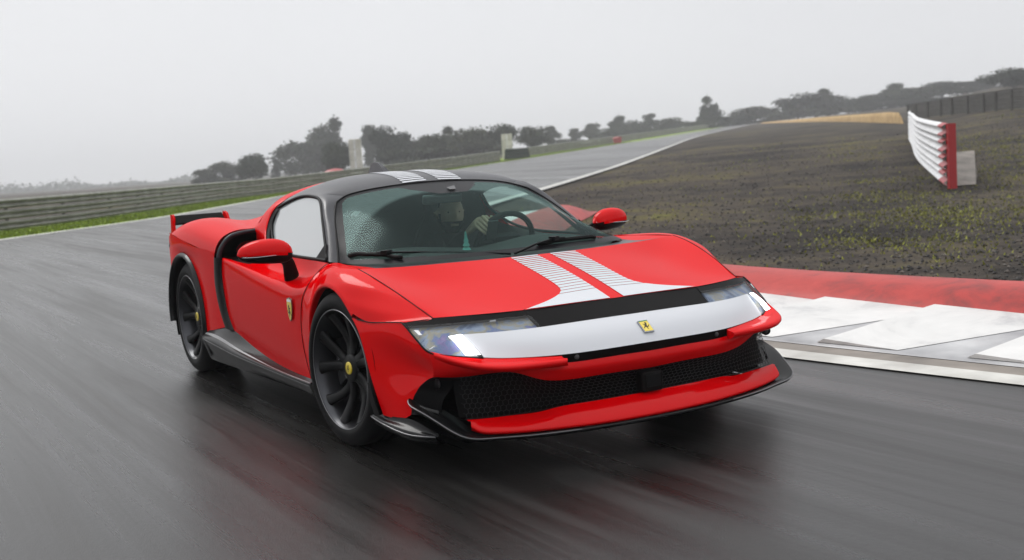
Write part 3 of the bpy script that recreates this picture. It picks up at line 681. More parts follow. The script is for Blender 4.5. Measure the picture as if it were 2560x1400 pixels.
# --- side skirts
ki = [(-.47, .946, .236), (-.85, .928, .233), (-1.25, .925, .263), (-1.6, .928, .32), (-1.78, .936, .36), (-1.95, .94, .365), (-2.16, .945, .345)]
km = [(-.45, .962, .222), (-.88, .968, .228), (-1.25, .968, .245), (-1.6, .978, .275), (-1.8, .985, .30), (-2.0, .985, .31), (-2.2, .975, .30)]
ko = [(-.44, .972, .206), (-.88, .985, .217), (-1.25, .995, .226), (-1.6, 1.012, .243), (-1.85, 1.022, .262), (-2.08, 1.022, .272), (-2.24, .995, .262)]
kb = [(a, b - .006, c - .02) for a, b, c in ko]; kd = [(a, b - .035, .155) for a, b, c in ko]
for s in SIDES:
    sk = surf('side_skirt', loft([ki, km, ko, kb, kd], 24, 60, par=[0, .3, .6, .68, 1]), MT['carbon'], car, s)
    kmx, kox = curve(km, 40), curve(ko, 40); surf('wet_ledge', loft([kmx + [0, .002, .003], kmx * .5 + kox * .5 + [0, .001, .005], kox + [0, .001, .002]], 5, 50), MT['wet'], sk, s)
    fin_ = [(-2.24, 1.0, .262), (-2.08, 1.024, .272), (-2.02, 1.01, .19), (-2.1, .985, .165), (-2.2, .97, .18)]
    mesh('skirt_fin', P(*fin_) * [1, s, 1], [(0, 1, 2, 3, 4)], MT['carbon'], sk, False)
# --- blade behind the door and intake frame
ba = P((-1.815, .952, .765), (-1.838, .957, .645), (-1.828, .957, .547), (-1.812, .950, .455), (-1.75, .940, .354))
bb_ = P((-1.90, .968, .772), (-1.935, .966, .645), (-1.93, .963, .547), (-1.905, .957, .455), (-1.86, .950, .362))
blade = both('intake_blade', loft([ba - [0, .02, 0], ba + [0, .004, 0], bb_ + [0, .003, 0], bb_ - [0, .02, 0]], 12, 30, par=[0, .2, .8, 1]), 'carbon')
fr_ = P((-1.86, .958, .755), (-1.855, .950, .80), (-1.852, .925, .845), (-1.85, .885, .882), (-1.85, .82, .900), (-1.85, .722, .908))
for s in SIDES:
    part('intake_frame', tube(curve(fr_, 40) * [1, s, 1], np.linspace(.015, .0105, 40), 10, flat=.8, up=(1, 0, 0)), MT['roof'], car, True)
    inn = loft([fr_ + [-.02, 0, -.004], fr_ + [-.25, -.1, -.03], P((-2.2, .75, .75), (-2.2, .75, .78), (-2.2, .74, .8), (-2.2, .72, .82), (-2.2, .68, .83), (-2.2, .62, .83))], 8, 24)
    surf('intake_duct', inn, MT['void'], car, s)
    surf('intake_floor', loft([P((-1.60, .93, .735), (-1.82, .946, .757), (-2.1, .90, .74)), P((-1.60, .74, .73), (-1.85, .70, .74), (-2.2, .62, .75))], 6, 16), MT['void'], car, s)
    surf('intake_wall', loft([P((-1.80, .722, .842), (-1.86, .722, .9)), P((-2.2, .62, .75), (-2.2, .62, .85))], 6, 6), MT['void'], car, s)
    surf('intake_cheek', loft([P((-1.66, .745, .842), (-1.80, .722, .842), (-1.88, .715, .75)), P((-1.70, .742, .88), (-1.80, .728, .905), (-1.87, .722, .91))], 6, 10), MT['red'], car, s)
# --- rear quarters
def rl(phi, r=.418, y=.962): a = math.radians(phi); return (-2.65 + r * math.cos(a), y, .352 + r * math.sin(a))
qlip = [rl(-7), rl(10), rl(28), rl(45), rl(58), rl(70), rl(90), rl(115), rl(140), rl(165), rl(188)]
qout = [(-1.865, .949, .362), (-1.91, .957, .455), (-1.935, .963, .56), (-1.935, .966, .66), (-1.91, .970, .772), (-2.18, .975, .812), (-2.6, .975, .853), (-2.92, .950, .876), (-3.30, .875, .852), (-3.52, .79, .62), (-3.46, .80, .33)]
qmid = [tuple(np.array(a) * .5 + np.array(b) * .5 + np.array([0, .006, 0])) for a, b in zip(qlip, qout)]
both('rear_quarter', gridctl([qlip, qmid, qout], 20, 60), 'red')
tl_a = [rl(f, .418, .966) for f in np.linspace(-7, 188, 24)]; tl_b = [rl(f, .402, .985) for f in np.linspace(-7, 188, 24)]; tl_c = [rl(f, .388, .975) for f in np.linspace(-7, 188, 24)]; tl_d = [rl(f, .386, .93) for f in np.linspace(-7, 188, 24)]
both('rear_arch_trim', gridctl([tl_a, tl_b, tl_c, tl_d], 12, 60), 'carbon')
hrows = [
    P((-1.91, .970, .772), (-1.885, .962, .825), (-1.872, .935, .872), (-1.866, .888, .903), (-1.862, .815, .920), (-1.860, .728, .922), (-1.86, .705, .945), (-1.855, .675, .99), (-1.85, .62, 1.045), (-1.85, .50, 1.11), (-1.85, .25, 1.155), (-1.85, 0, 1.168)),
    P((-2.18, .975, .812), (-2.19, .962, .872), (-2.2, .925, .918), (-2.2, .86, .943), (-2.2, .77, .948), (-2.2, .69, .938), (-2.2, .63, .942), (-2.2, .57, .965), (-2.2, .50, 1.005), (-2.2, .38, 1.055), (-2.2, .2, 1.09), (-2.2, 0, 1.10)),
    P((-2.6, .975, .853), (-2.6, .955, .905), (-2.6, .915, .945), (-2.6, .85, .967), (-2.6, .77, .974), (-2.6, .69, .967), (-2.6, .61, .950), (-2.6, .53, .945), (-2.6, .45, .96), (-2.6, .33, .99), (-2.6, .17, 1.01), (-2.6, 0, 1.02)),
    P((-2.92, .950, .876), (-2.94, .925, .90), (-2.95, .88, .925), (-2.95, .81, .943), (-2.95, .73, .948), (-2.95, .65, .938), (-2.95, .57, .92), (-2.95, .49, .912), (-2.95, .40, .92), (-2.95, .28, .94), (-2.95, .15, .95), (-2.95, 0, .955)),
    P((-3.30, .875, .852), (-3.33, .85, .855), (-3.35, .81, .86), (-3.35, .75, .866), (-3.35, .68, .868), (-3.35, .60, .865), (-3.35, .52, .86), (-3.35, .44, .858), (-3.35, .35, .86), (-3.35, .24, .865), (-3.35, .12, .87), (-3.35, 0, .872)),
    P((-3.60, .76, .84), (-3.61, .74, .84), (-3.62, .70, .84), (-3.63, .65, .84), (-3.64, .59, .84), (-3.64, .52, .84), (-3.65, .45, .84), (-3.65, .38, .84), (-3.65, .3, .84), (-3.65, .2, .84), (-3.65, .1, .84), (-3.65, 0, .84))]
RQ = gridctl(hrows, 60, 90); surf('rear_deck', full(RQ[:, ::-1]), MT['red'], car)
sail_a = P((-1.515, .772, .815), (-1.575, .760, .862), (-1.648, .728, .925), (-1.672, .695, .985), (-1.662, .662, 1.036), (-1.66, .60, 1.077), (-1.66, .45, 1.134), (-1.66, .25, 1.173), (-1.66, 0, 1.187))
sail_b = P((-1.70, .742, .842), (-1.80, .734, .885), (-1.865, .728, .922), (-1.86, .705, .945), (-1.855, .675, .99), (-1.85, .62, 1.045), (-1.85, .50, 1.11), (-1.85, .25, 1.155), (-1.85, 0, 1.168))
smid = sail_a * .5 + sail_b * .5 + [0, .0, .004]
SGl = gridctl([sail_a, smid, sail_b], 12, 60); surf('sail_panel', full(SGl[:, ::-1]), MT['red'], car)
both('sail_edge', loft([sail_a[:6] + [.016, .004, 0], sail_a[:6] + [.004, .008, .003], sail_a[:6] + [-.02, .004, .003]], 6, 40), 'red')
both('window_rear_trim', loft([sail_a[:6] + [.055, -.003, -.008], sail_a[:6] + [.014, .001, -.002]], 3, 40), 'rubber')
# tail
tail = loft([P((-3.30, .877, .850), (-3.60, .765, .84), (-3.66, .45, .84), (-3.665, 0, .84)), P((-3.40, .86, .7), (-3.62, .77, .68), (-3.68, .45, .68), (-3.69, 0, .68)), P((-3.42, .82, .33), (-3.55, .74, .33), (-3.6, .4, .33), (-3.6, 0, .33))], 10, 40)
surf('tail', full(tail[:, ::-1]), MT['red'], car)
both('tail_side_lamp', loft([P((-2.98, .935, .815), (-3.2, .905, .815)), P((-2.98, .945, .785), (-3.2, .915, .785))], 2, 6), 'strip')
# twin rear wings
for s in SIDES:
    wg = part('rear_wing', join(box((0, 0, 0), (.12, .36, .014))), MT['void'], car); bevel(wg, .004); wg.location = (-3.46, s * .625, .948); wg.rotation_euler = (0, math.radians(27), 0)
    for yy, nm in ((.81, 'outer'), (.44, 'inner')):
        pl = [(-3.415, .962), (-3.43, .985), (-3.475, .988), (-3.48, .93), (-3.50, .84), (-3.44, .835), (-3.42, .90)] if yy > .6 else [(-3.36, .93), (-3.40, .975), (-3.47, .988), (-3.48, .93), (-3.48, .85), (-3.38, .85), (-3.36, .90)]
        V = [(x, s * (yy + o), z) for o in (-.008, .008) for x, z in pl]; k = len(pl)
        o = part('wing_end_plate', (V, [tuple(range(k)), tuple(range(2 * k - 1, k - 1, -1))] + [(i, (i + 1) % k, k + (i + 1) % k, k + i) for i in range(k)]), MT['red'], car); bevel(o, .004)
# --- underbody, wheel wells, inner shell
part('floor_pan', join(box((-1.35, 0, .135), (4.3, 1.56, .03)), box((.62, 0, .16), (.5, 1.3, .03))), MT['void'], car)
for s in SIDES:
    for cx, y0, r in ((-.005, .966, .372), (-2.65, .95, .392)):
        V, F = [], []; n_ = 40
        for i in range(n_ + 1):
            a = math.radians(-22 + 224 * i / n_)
            for y in (y0, .58): V.append((cx + r * math.cos(a), s * y, .35 + r * math.sin(a)))
        F = quads(n_ + 1, 2); ci_ = [2 * i + 1 for i in range(n_ + 1)]; F.append(tuple(ci_))
        mesh('wheel_well', V, F, MT['void'], car, False)
# --- wheels
MT['rimedge'] = mat('rim_edge_metal', (.22, .22, .23), .3, .9)
def wheel(front, side):
    w_ = .245 if front else .305; Rt = .346 if front else .352; loc = (0 if front else -2.65, side * (.982 if front else .952), Rt)
    root = empty('wheel', loc); root.parent = car
    root.rotation_euler = (0, 0, math.radians(4.7) if front else 0)
    f = side
    # offset 0 = outer face of the rim lip, negative = inboard
    tp = [(.268, -.012), (.273, .003), (.292, .007), (.312, .004), (.330, -.006), (.341, -.016), (Rt, -.032), (Rt, -.09), (Rt - .004, -.093), (Rt, -.096), (Rt, -w_ / 2 - .01), (Rt - .004, -w_ / 2 - .014), (Rt, -w_ / 2 - .018), (Rt, -w_ + .04), (.341, -w_ + .02), (.32, -w_), (.27, -w_)]
    part('tyre', lathe([(r, a * f) for r, a in tp], 96), MT['tyre'], root, True)
    rp_ = [(.2735, -.006), (.2725, .000), (.268, .001), (.264, -.004), (.259, -.016), (.252, -.03), (.246, -.07), (.238, -.13), (.232, -.19), (.25, -.23), (.26, -w_ + .01)]
    part('rim', lathe([(r, a * f) for r, a in rp_], 96), MT['rim'], root, True)
    part('rim_edge', lathe([(.2695, .0015 * f), (.2685, .003 * f), (.2665, .003 * f), (.2655, .0015 * f)], 96), MT['rimedge'], root, True)
    disc = part('brake_disc', join(lathe([(.09, -.135 * f), (.198, -.135 * f), (.198, -.165 * f), (.09, -.165 * f)], 64)), MT['disc'], root, True)
    part('disc_bell', lathe([(0, -.10 * f), (.085, -.10 * f), (.095, -.135 * f)], 48), MT['caliper'], root, True)
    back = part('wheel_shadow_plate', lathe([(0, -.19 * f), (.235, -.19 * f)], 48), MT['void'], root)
    # caliper behind the axle, its lettering facing out
    V, F = [], []
    for i in range(9):
        a = math.radians(150 + 60 * i / 8)
        for r, y in ((.135, -.085), (.215, -.085), (.222, -.11), (.222, -.18), (.13, -.18), (.13, -.11)): V.append((r * math.cos(a), y * f, r * math.sin(a)))
    F = quads(9, 6, wrap=True) + [tuple(range(6)), tuple(range(48, 54))]
    cal = bevel(part('caliper', (V, F), MT['caliper'], root), .006, 2)
    # ten blades in five pairs
    for k in range(5):
        for pm in (-1, 1):
            a0 = math.radians(90 + 72 * k + 13) ; V = []
            for i in range(9):
                t_ = i / 8; r = .045 + (.252 - .045) * t_; a = a0 + pm * math.radians(5 + 13 * t_) - math.radians(8) * t_
                wd = .022 + .004 * math.cos(t_ * 3) + (.012 * t_ ** 3); y = -.050 - .040 * math.sin(min(1, t_ * 1.6) * math.pi / 2) * (1 - .9 * t_) + .036 * t_ ** 2
                er, et = np.array([math.cos(a), 0, math.sin(a)]), np.array([-math.sin(a), 0, math.cos(a)])
                for (q, dy) in ((-1, -.006), (-.55, .002), (.55, .002), (1, -.006), (.8, -.03), (-.8, -.03)):
                    V.append(er * r + et * wd * q + np.array([0, (y + dy) * f, 0]))
            part('spoke', (V, quads(9, 6, wrap=True)), MT['spoke'], root, True)
    part('hub', lathe([(.0, -.046 * f), (.052, -.046 * f), (.062, -.052 * f), (.066, -.07 * f), (.06, -.12 * f)], 48), MT['spoke'], root, True)
    cap = part('centre_cap', lathe([(0, -.0405 * f), (.026, -.0405 * f), (.0285, -.042 * f), (.029, -.047 * f)], 40), MT['yellow'], root, True)
    hs_ = horse(.020, f); 
    o = mesh('cap_emblem', [(p[0], -.0395 * f, p[1]) for p in hs_[0]], hs_[1], MT['horse'], root, False)
    for k in range(5):
        a = math.radians(90 + 72 * k + 49); b_ = part('wheel_bolt', lathe([(0, -.040 * f), (.006, -.041 * f), (.007, -.05 * f)], 10), MT['sensor'], root, True); b_.location = (.046 * math.cos(a), -.006 * f, .046 * math.sin(a))
    return root, cal
# prancing horse drawn as a silhouette: returns (2-D points, faces), unit height h
HORSE = [(.10, -.50), (.02, -.46), (.00, -.34), (-.06, -.20), (-.14, -.10), (-.20, -.20), (-.30, -.26), (-.34, -.36), (-.40, -.34), (-.36, -.22), (-.26, -.14), (-.22, -.02), (-.14, .06),
    (-.04, .10), (.02, .16), (-.12, .14), (-.22, .20), (-.26, .30), (-.20, .32), (-.14, .24), (.02, .26), (.06, .34), (.00, .38), (.02, .44), (.12, .50), (.20, .46), (.24, .36), (.20, .22), (.14, .08), (.10, -.06), (.16, -.10), (.28, -.02), (.36, .10), (.42, .08), (.34, -.08), (.22, -.18), (.10, -.18), (.06, -.28), (.10, -.42)]
def horse(h, f=1): return [(-x * h * 1.6 * f, z * h * 1.6) for x, z in HORSE], [tuple(range(len(HORSE)))]
for fr_w in (True, False):
    for s in SIDES:
        root, cal = wheel(fr_w, s)
        if fr_w:
            cu = bpy.data.curves.new('lettering', 'FONT'); cu.body = 'FERRARI'; cu.size = .018; cu.align_x = 'CENTER'; cu.align_y = 'CENTER'; cu.space_character = 1.25
            o = bpy.data.objects.new('caliper_lettering', cu); COL.objects.link(o); o.parent = root; cu.materials.append(MT['letter']); tm = bpy.data.meshes.new_from_object(o); bpy.data.objects.remove(o); o = bpy.data.objects.new('caliper_lettering', tm); COL.objects.link(o); o.parent = root
            o.location = (-.178, -.0838 * s, 0.0)
            o.rotation_euler = (math.pi / 2, 0, 0) if s < 0 else (math.pi / 2, 0, math.pi)
            o.rotation_euler = (Matrix.Rotation(math.pi if s > 0 else 0, 4, 'Z') @ Matrix.Rotation(math.pi / 2, 4, 'X') @ Matrix.Rotation(math.pi / 2, 4, 'Z')).to_euler()
# --- emblems
nb_ = np.array([.957, 0, .5035]); nn = np.array([.62, 0, .78]); uu = np.array([-.78, 0, .62]) ; rr = np.array([0, 1., 0])
def plate(pts, off): return [tuple(nb_ + rr * a + uu * b + nn * off) for a, b in pts]
def rect(w_, h_): return [(-w_, -h_), (w_, -h_), (w_, h_), (-w_, h_)]
em = part('nose_emblem', prism(plate(rect(.0245, .033), -.002), nn, .008), MT['chrome'], car)
mesh('emblem_field', plate(rect(.0215, .0298), .0068), [(0, 1, 2, 3)], MT['yellow'], em, False)
hp, hf = horse(.025); mesh('emblem_horse', plate([(-a, b) for a, b in hp], .0075), hf, MT['horse'], em, False)
mesh('emblem_band', plate([(-.0215, .0255), (.0215, .0255), (.0215, .0298), (-.0215, .0298)], .0073), [(0, 1, 2, 3)], MT['green'], em, False)
for s in SIDES:
    c0 = np.array([-.648, .9665, .567])
    sh = [(a_ * .88, b_ * .80) for a_, b_ in [(-.040, .060), (-.015, .066), (0, .071), (.015, .066), (.040, .060), (.041, .02), (.036, -.02), (.022, -.055), (.006, -.074), (0, -.078), (-.006, -.074), (-.022, -.055), (-.036, -.02), (-.041, .02)]]
    def pl2(pts, off): return [(c0[0] + a, s * (c0[1] + off - .015 * abs(b) * 0), c0[2] + b) for a, b in pts]
    em = part('side_shield', prism(pl2(sh, 0), (0, s, 0), .004), MT['chrome'], car)
    mesh('shield_field', pl2([(a * .9, b * .92) for a, b in sh], .0048), [tuple(range(len(sh)))], MT['yellow'], em, False)
    mesh('shield_top', pl2([(-.031, .034), (.031, .034), (.031, .043), (.0115, .047), (0, .051), (-.0115, .047), (-.031, .043)], .0054), [tuple(range(7))], MT['bwhite'], em, False)
    hp, hf = horse(.040); mesh('shield_horse', pl2([(a * (1 if s < 0 else -1), b - .012) for a, b in hp], .0056), hf, MT['horse'], em, False)
# ------------------------------------------------------------------ cabin
MT['trim'] = mat('cabin_trim', (.011, .012, .012), .6, spec=.3)
MT['seat'] = mat('seat_cloth', (.012, .012, .013), .8); MT['seatred'] = mat('seat_red', (.12, .008, .008), .7)
dash = surf('dashboard', full(loft([P((.03, 0, .765), (.02, .25, .765), (-.05, .5, .765), (-.3, .72, .765)), P((-.30, 0, .785), (-.31, .25, .80), (-.36, .5, .80), (-.45, .73, .77)), P((-.60, 0, .76), (-.62, .22, .785), (-.64, .4, .80), (-.62, .73, .76)), P((-.66, 0, .70), (-.68, .22, .72), (-.69, .4, .73), (-.68, .74, .68)), P((-.6, 0, .4), (-.6, .22, .4), (-.6, .4, .4), (-.6, .74, .4))], 30, 24)), MT['trim'], car)
surf('headliner', full(RG[3:, :] - [0, .02, .03]), MT['trim'], car)
both('inner_pillar', loft([ws_side - [.02, .02, .022], curve(midp, 8) - [.01, .028, .025], win_top - [0, .02, .004]], 8, 30), MT['trim'])
both('inner_door', loft([P((-.55, .765, .778), (-1.1, .765, .785), (-1.6, .73, .85)), P((-.55, .70, .70), (-1.1, .69, .70), (-1.6, .69, .72)), P((-.55, .74, .2), (-1.1, .74, .2), (-1.65, .72, .2))], 10, 16), MT['trim'])
surf('bulkhead', full(loft([P((-1.64, 0, 1.17), (-1.64, .25, 1.15), (-1.64, .45, 1.11), (-1.63, .64, 1.03)), P((-1.78, 0, .8), (-1.78, .25, .8), (-1.74, .5, .8), (-1.68, .72, .85)), P((-1.70, 0, .25), (-1.70, .25, .25), (-1.7, .5, .25), (-1.7, .74, .25))], 12, 16)), MT['trim'], car)
part('centre_console', box((-1.05, 0, .48), (.9, .22, .24)), MT['trim'], car)
for s in SIDES:
    st = part('seat', join(box((-1.2, s * .38, .36), (.5, .46, .14), ry=-.15)), MT['seat'], car); bevel(st, .04, 3)
    sb_ = surf('seat_back', loft([P((-1.42, s * .38 - .25, .38), (-1.47, s * .38, .36), (-1.42, s * .38 + .25, .38)), P((-1.47, s * .38 - .27, .60), (-1.53, s * .38, .60), (-1.47, s * .38 + .27, .60)), P((-1.54, s * .38 - .22, .80), (-1.59, s * .38, .80), (-1.54, s * .38 + .22, .80)), P((-1.58, s * .38 - .13, .92), (-1.62, s * .38, .93), (-1.58, s * .38 + .13, .92)), P((-1.60, s * .38 - .11, 1.02), (-1.64, s * .38, 1.04), (-1.60, s * .38 + .11, 1.02))], 20, 14), MT['seat'], st, 1, .05)
    part('seat_stripe', box((-1.505, s * .38, .66), (.02, .10, .30), ry=-.22), MT['seatred'], st)
swc = np.array([-.87, .38, .765]); swn = np.array([-.92, 0, .40]); swu = np.array([.40, 0, .92]); swr = np.array([0, 1., 0])
def on_rim(a, r=.178): return swc + r * (math.cos(a) * swr + math.sin(a) * swu)
sw = part('steering_wheel', tube([on_rim(2 * math.pi * i / 40) for i in range(41)], .0165, 10), MT['trim'], car, True)
part('steering_hub', join(box(swc, (.05, .16, .10), ry=.41), box(swc + swr * .11, (.03, .12, .035), ry=.41), box(swc - swr * .11, (.03, .12, .035), ry=.41), box(swc - swu * .1, (.03, .035, .12), ry=.41)), MT['trim'], sw)
part('red_switch', box(swc - swr * .085 + swu * .045 + np.array([-.03, 0, 0]), (.02, .025, .025)), MT['seatred'], sw)
part('shift_paddle', box(on_rim(2.5, .15) + np.array([.05, 0, .0]), (.012, .06, .11), ry=.41), MT['sensor'], sw)
bevel(part('rear_view_mirror', box((-.735, -.055, 1.042), (.03, .23, .050), ry=.25), MT['sensor'], car), .012, 3)
part('windscreen_sticker', prism([(-.80, -.555, .990), (-.80, -.53, 1.01), (-.815, -.49, 1.006), (-.81, -.515, .985)], (0, 0, 1), .001), mat('sticker', (.45, .5, .5), .6), car)

# ------------------------------------------------------------------ the driver
MT['skin'] = mat('skin', (.60, .43, .31), .55); MT['jacket'] = mat('dark_jacket', (.012, .012, .014), .85); MT['hair'] = mat('dark_hair', (.010, .008, .007), .7)
driver = tag(empty('person', (-1.32, .38, .42)), 'bearded driver in dark clothes gripping the steering wheel behind the windscreen', 'person')
def skin_body(name, pts, edges, rad, mt, parent, root=0, sub=2):
    me = bpy.data.meshes.new(name); me.from_pydata([tuple(p) for p in pts], edges, []); o = bpy.data.objects.new(name, me); COL.objects.link(o)
    o.modifiers.new('skin', 'SKIN'); ss = o.modifiers.new('sub', 'SUBSURF'); ss.levels = sub; ss.render_levels = sub
    for i, r in enumerate(rad):
        sv = me.skin_vertices[0].data[i]; sv.radius = (r, r) if not isinstance(r, tuple) else r; sv.use_root = (i == root)
    me.materials.append(mt); o.parent = parent; o.matrix_parent_inverse = Matrix.Translation(-parent.location); return o
pts = [(-1.32, .38, .44), (-1.40, .38, .58), (-1.46, .38, .72), (-1.475, .37, .78), (-1.475, .36, .835),
       (-1.43, .22, .745), (-1.20, .135, .66), (-.97, .20, .83), (-1.43, .55, .745), (-1.20, .63, .66), (-.99, .56, .70),
       (-1.05, .28, .46), (-.72, .30, .58), (-.45, .30, .30), (-1.05, .48, .46), (-.72, .48, .58), (-.45, .48, .30)]
eds = [(0, 1), (1, 2), (2, 3), (3, 4), (2, 5), (5, 6), (6, 7), (2, 8), (8, 9), (9, 10), (0, 11), (11, 12), (12, 13), (0, 14), (14, 15), (15, 16)]
rad = [.15, .15, .15, .07, .058, .075, .055, .036, .075, .055, .036, .085, .07, .045, .085, .07, .045]
skin_body('clothed_body', pts, eds, rad, MT['jacket'], driver)
def head_mesh(c, s):
    V, F = [], []; nr, ns = 26, 32
    for i in range(nr):
        ph = math.pi * i / (nr - 1)
        for j in range(ns):
            th = 2 * math.pi * j / ns; x = math.sin(ph) * math.cos(th); y = math.sin(ph) * math.sin(th); z = math.cos(ph)
            X = x * .100; Y = y * (.076 if z > -.2 else .076 - .022 * (-z - .2)); Z = z * .122
            if x > 0 and z < -.1: X *= 1 - .10 * abs(z)
            if x > .3:
                nose_ = math.exp(-((y / .16) ** 2)) * math.exp(-(((z + .08) / .22) ** 2)); X += .024 * nose_ * (1.3 if z < -.05 else .8)
                eye = sum(math.exp(-(((y - e) / .14) ** 2)) for e in (-.42, .42)) * math.exp(-(((z - .10) / .12) ** 2)); X -= .012 * eye
                brow = math.exp(-((y / .6) ** 2)) * math.exp(-(((z - .26) / .10) ** 2)); X += .007 * brow
                mouth = math.exp(-((y / .28) ** 2)) * math.exp(-(((z + .46) / .05) ** 2)); X -= .005 * mouth
                chin = math.exp(-((y / .3) ** 2)) * math.exp(-(((z + .78) / .16) ** 2)); X += .016 * chin
            V.append((c[0] + X * s, c[1] + Y * s, c[2] + Z * s))
    F = quads(nr, ns, wrap=True)
    return V, F
hc = np.array([-1.455, .352, .925])
yaw = Matrix.Translation(Vector(hc)) @ Matrix.Rotation(math.radians(-12), 4, 'Z') @ Matrix.Translation(-Vector(hc))
hv, hf = head_mesh(hc, 1.0); hv = [yaw @ Vector(v_) for v_ in hv]
ears = [tube(np.array([hc + np.array([-.012, e * .074, .018]), hc + np.array([-.02, e * .088, .012]), hc + np.array([-.012, e * .08, -.025])]), [.012, .016, .010], 8) for e in (-1, 1)]
vf = join((hv, hf), *ears)
def rel(o): o.matrix_parent_inverse = Matrix.Translation(-driver.location); return o
# hands: palm, four fingers curled over the rim, thumb along it
def hand(a_mid, sgn, wrist):
    parts_ = []
    tang = on_rim(a_mid + .05) - on_rim(a_mid - .05); tang /= np.linalg.norm(tang); rad_ = (on_rim(a_mid) - swc) / .178
    knuck = on_rim(a_mid) + swn * .028 + rad_ * .030
    wr = np.array(wrist); parts_.append(tube(curve([wr, wr * .45 + knuck * .55, knuck + swn * .006], 8), [.027, .03, .034, .038, .040, .041, .040, .034], 12, flat=.62, up=tuple(swn * .5 + rad_ * .8)))
    for k in range(4):
        b_ = knuck + tang * (k - 1.5) * .0205; ln = (.92, 1.05, 1.0, .8)[k]
        parts_.append(tube(curve([b_ + swn * .012 - rad_ * .005, b_ + rad_ * .012 - swn * .020 * ln, on_rim(a_mid) + tang * (k - 1.5) * .0195 + rad_ * .026 - swn * .034 * ln, on_rim(a_mid) + tang * (k - 1.5) * .019 - rad_ * .004 - swn * .036, on_rim(a_mid) + tang * (k - 1.5) * .019 - rad_ * .026 - swn * .018], 12), np.linspace(.0105, .0078, 12), 9))
    tb = knuck - tang * sgn * .032 + swn * .006
    parts_.append(tube(curve([tb - rad_ * .03, tb - rad_ * .012 - tang * sgn * .008, on_rim(a_mid) + swn * .022 - rad_ * .012 - tang * sgn * .045, on_rim(a_mid) + swn * .018 + rad_ * .0 - tang * sgn * .066], 10), np.linspace(.0135, .0085, 10), 9))
    return parts_
hR = hand(math.radians(141), 1, (-.965, .205, .838)); hL = hand(math.radians(-20), -1, (-.99, .56, .70))
head_o = rel(mesh('head_and_hands', *join(vf, *hR, *hL), MT['skin'], driver))
# hair cap and beard follow the head's surface a few millimetres out
hv0, _ = head_mesh(hc, 1.05); keep = []
for f_ in hf:
    c_ = np.mean([np.array(hv0[i]) - hc for i in f_], axis=0); x, z = c_[0] / .1, c_[2] / .122
    if z > .52 or (x < -.15 and z > -.45) or (x < .25 and z > .30): keep.append(f_)
rel(mesh('hair', [yaw @ Vector(v_) for v_ in hv0], keep, MT['hair'], driver))
hv1, _ = head_mesh(hc - np.array([0, 0, .004]), 1.045); keep = []
for f_ in hf:
    c_ = np.mean([np.array(hv1[i]) - hc for i in f_], axis=0); x, y, z = c_[0] / .1, c_[1] / .076, c_[2] / .122
    if (z < -.34 and x > -.1 and not (abs(y) < .30 and -.56 < z < -.44 and x > .4)) or (z < .05 and -.1 < x < .35 and abs(y) > .55): keep.append(f_)
rel(mesh('beard', [yaw @ Vector(v_) for v_ in hv1], keep, MT['hair'], driver))
for e in (-1, 1):
    o = rel(mesh('eye', *join(lathe([(0, .0), (.005, .002), (.007, .006)], 12)), mat('eye', (.05, .04, .035), .2), driver)); o.location = tuple(np.array([.0, 0, 0])); 
    ev = yaw @ Vector(hc + np.array([.085, e * .032, .013])); o.location = ev; o.matrix_parent_inverse = Matrix.Translation(-driver.location); o.rotation_euler = (0, 0, math.pi / 2)
V = []; tree_o = part('tree_mark', join(*[lathe([(0, 0), (.016 - .003 * k, 0), (.004, .02)], 10) for k in range(1)]), MT['strip'])
bpy.data.objects.remove(tree_o)
parts_ = []
for k in range(4):
    v_, f_ = lathe([(0.001, .0), (.024 - .0052 * k, .0), (.003, .030)], 12); parts_.append(([(x_, z_, y_ + .021 * k) for x_, y_, z_ in v_], f_))
to = tag(part('tree_mark', join(*parts_), mat('teal_mark', (.10, .30, .27), .3, .4), None), 'tiny teal tree shape added on the dashboard for a glittering mark on the windscreen', 'added shape'); to.location = (-.30, -.155, .793)  # added cones in place of a glittering mark on the windscreen glass
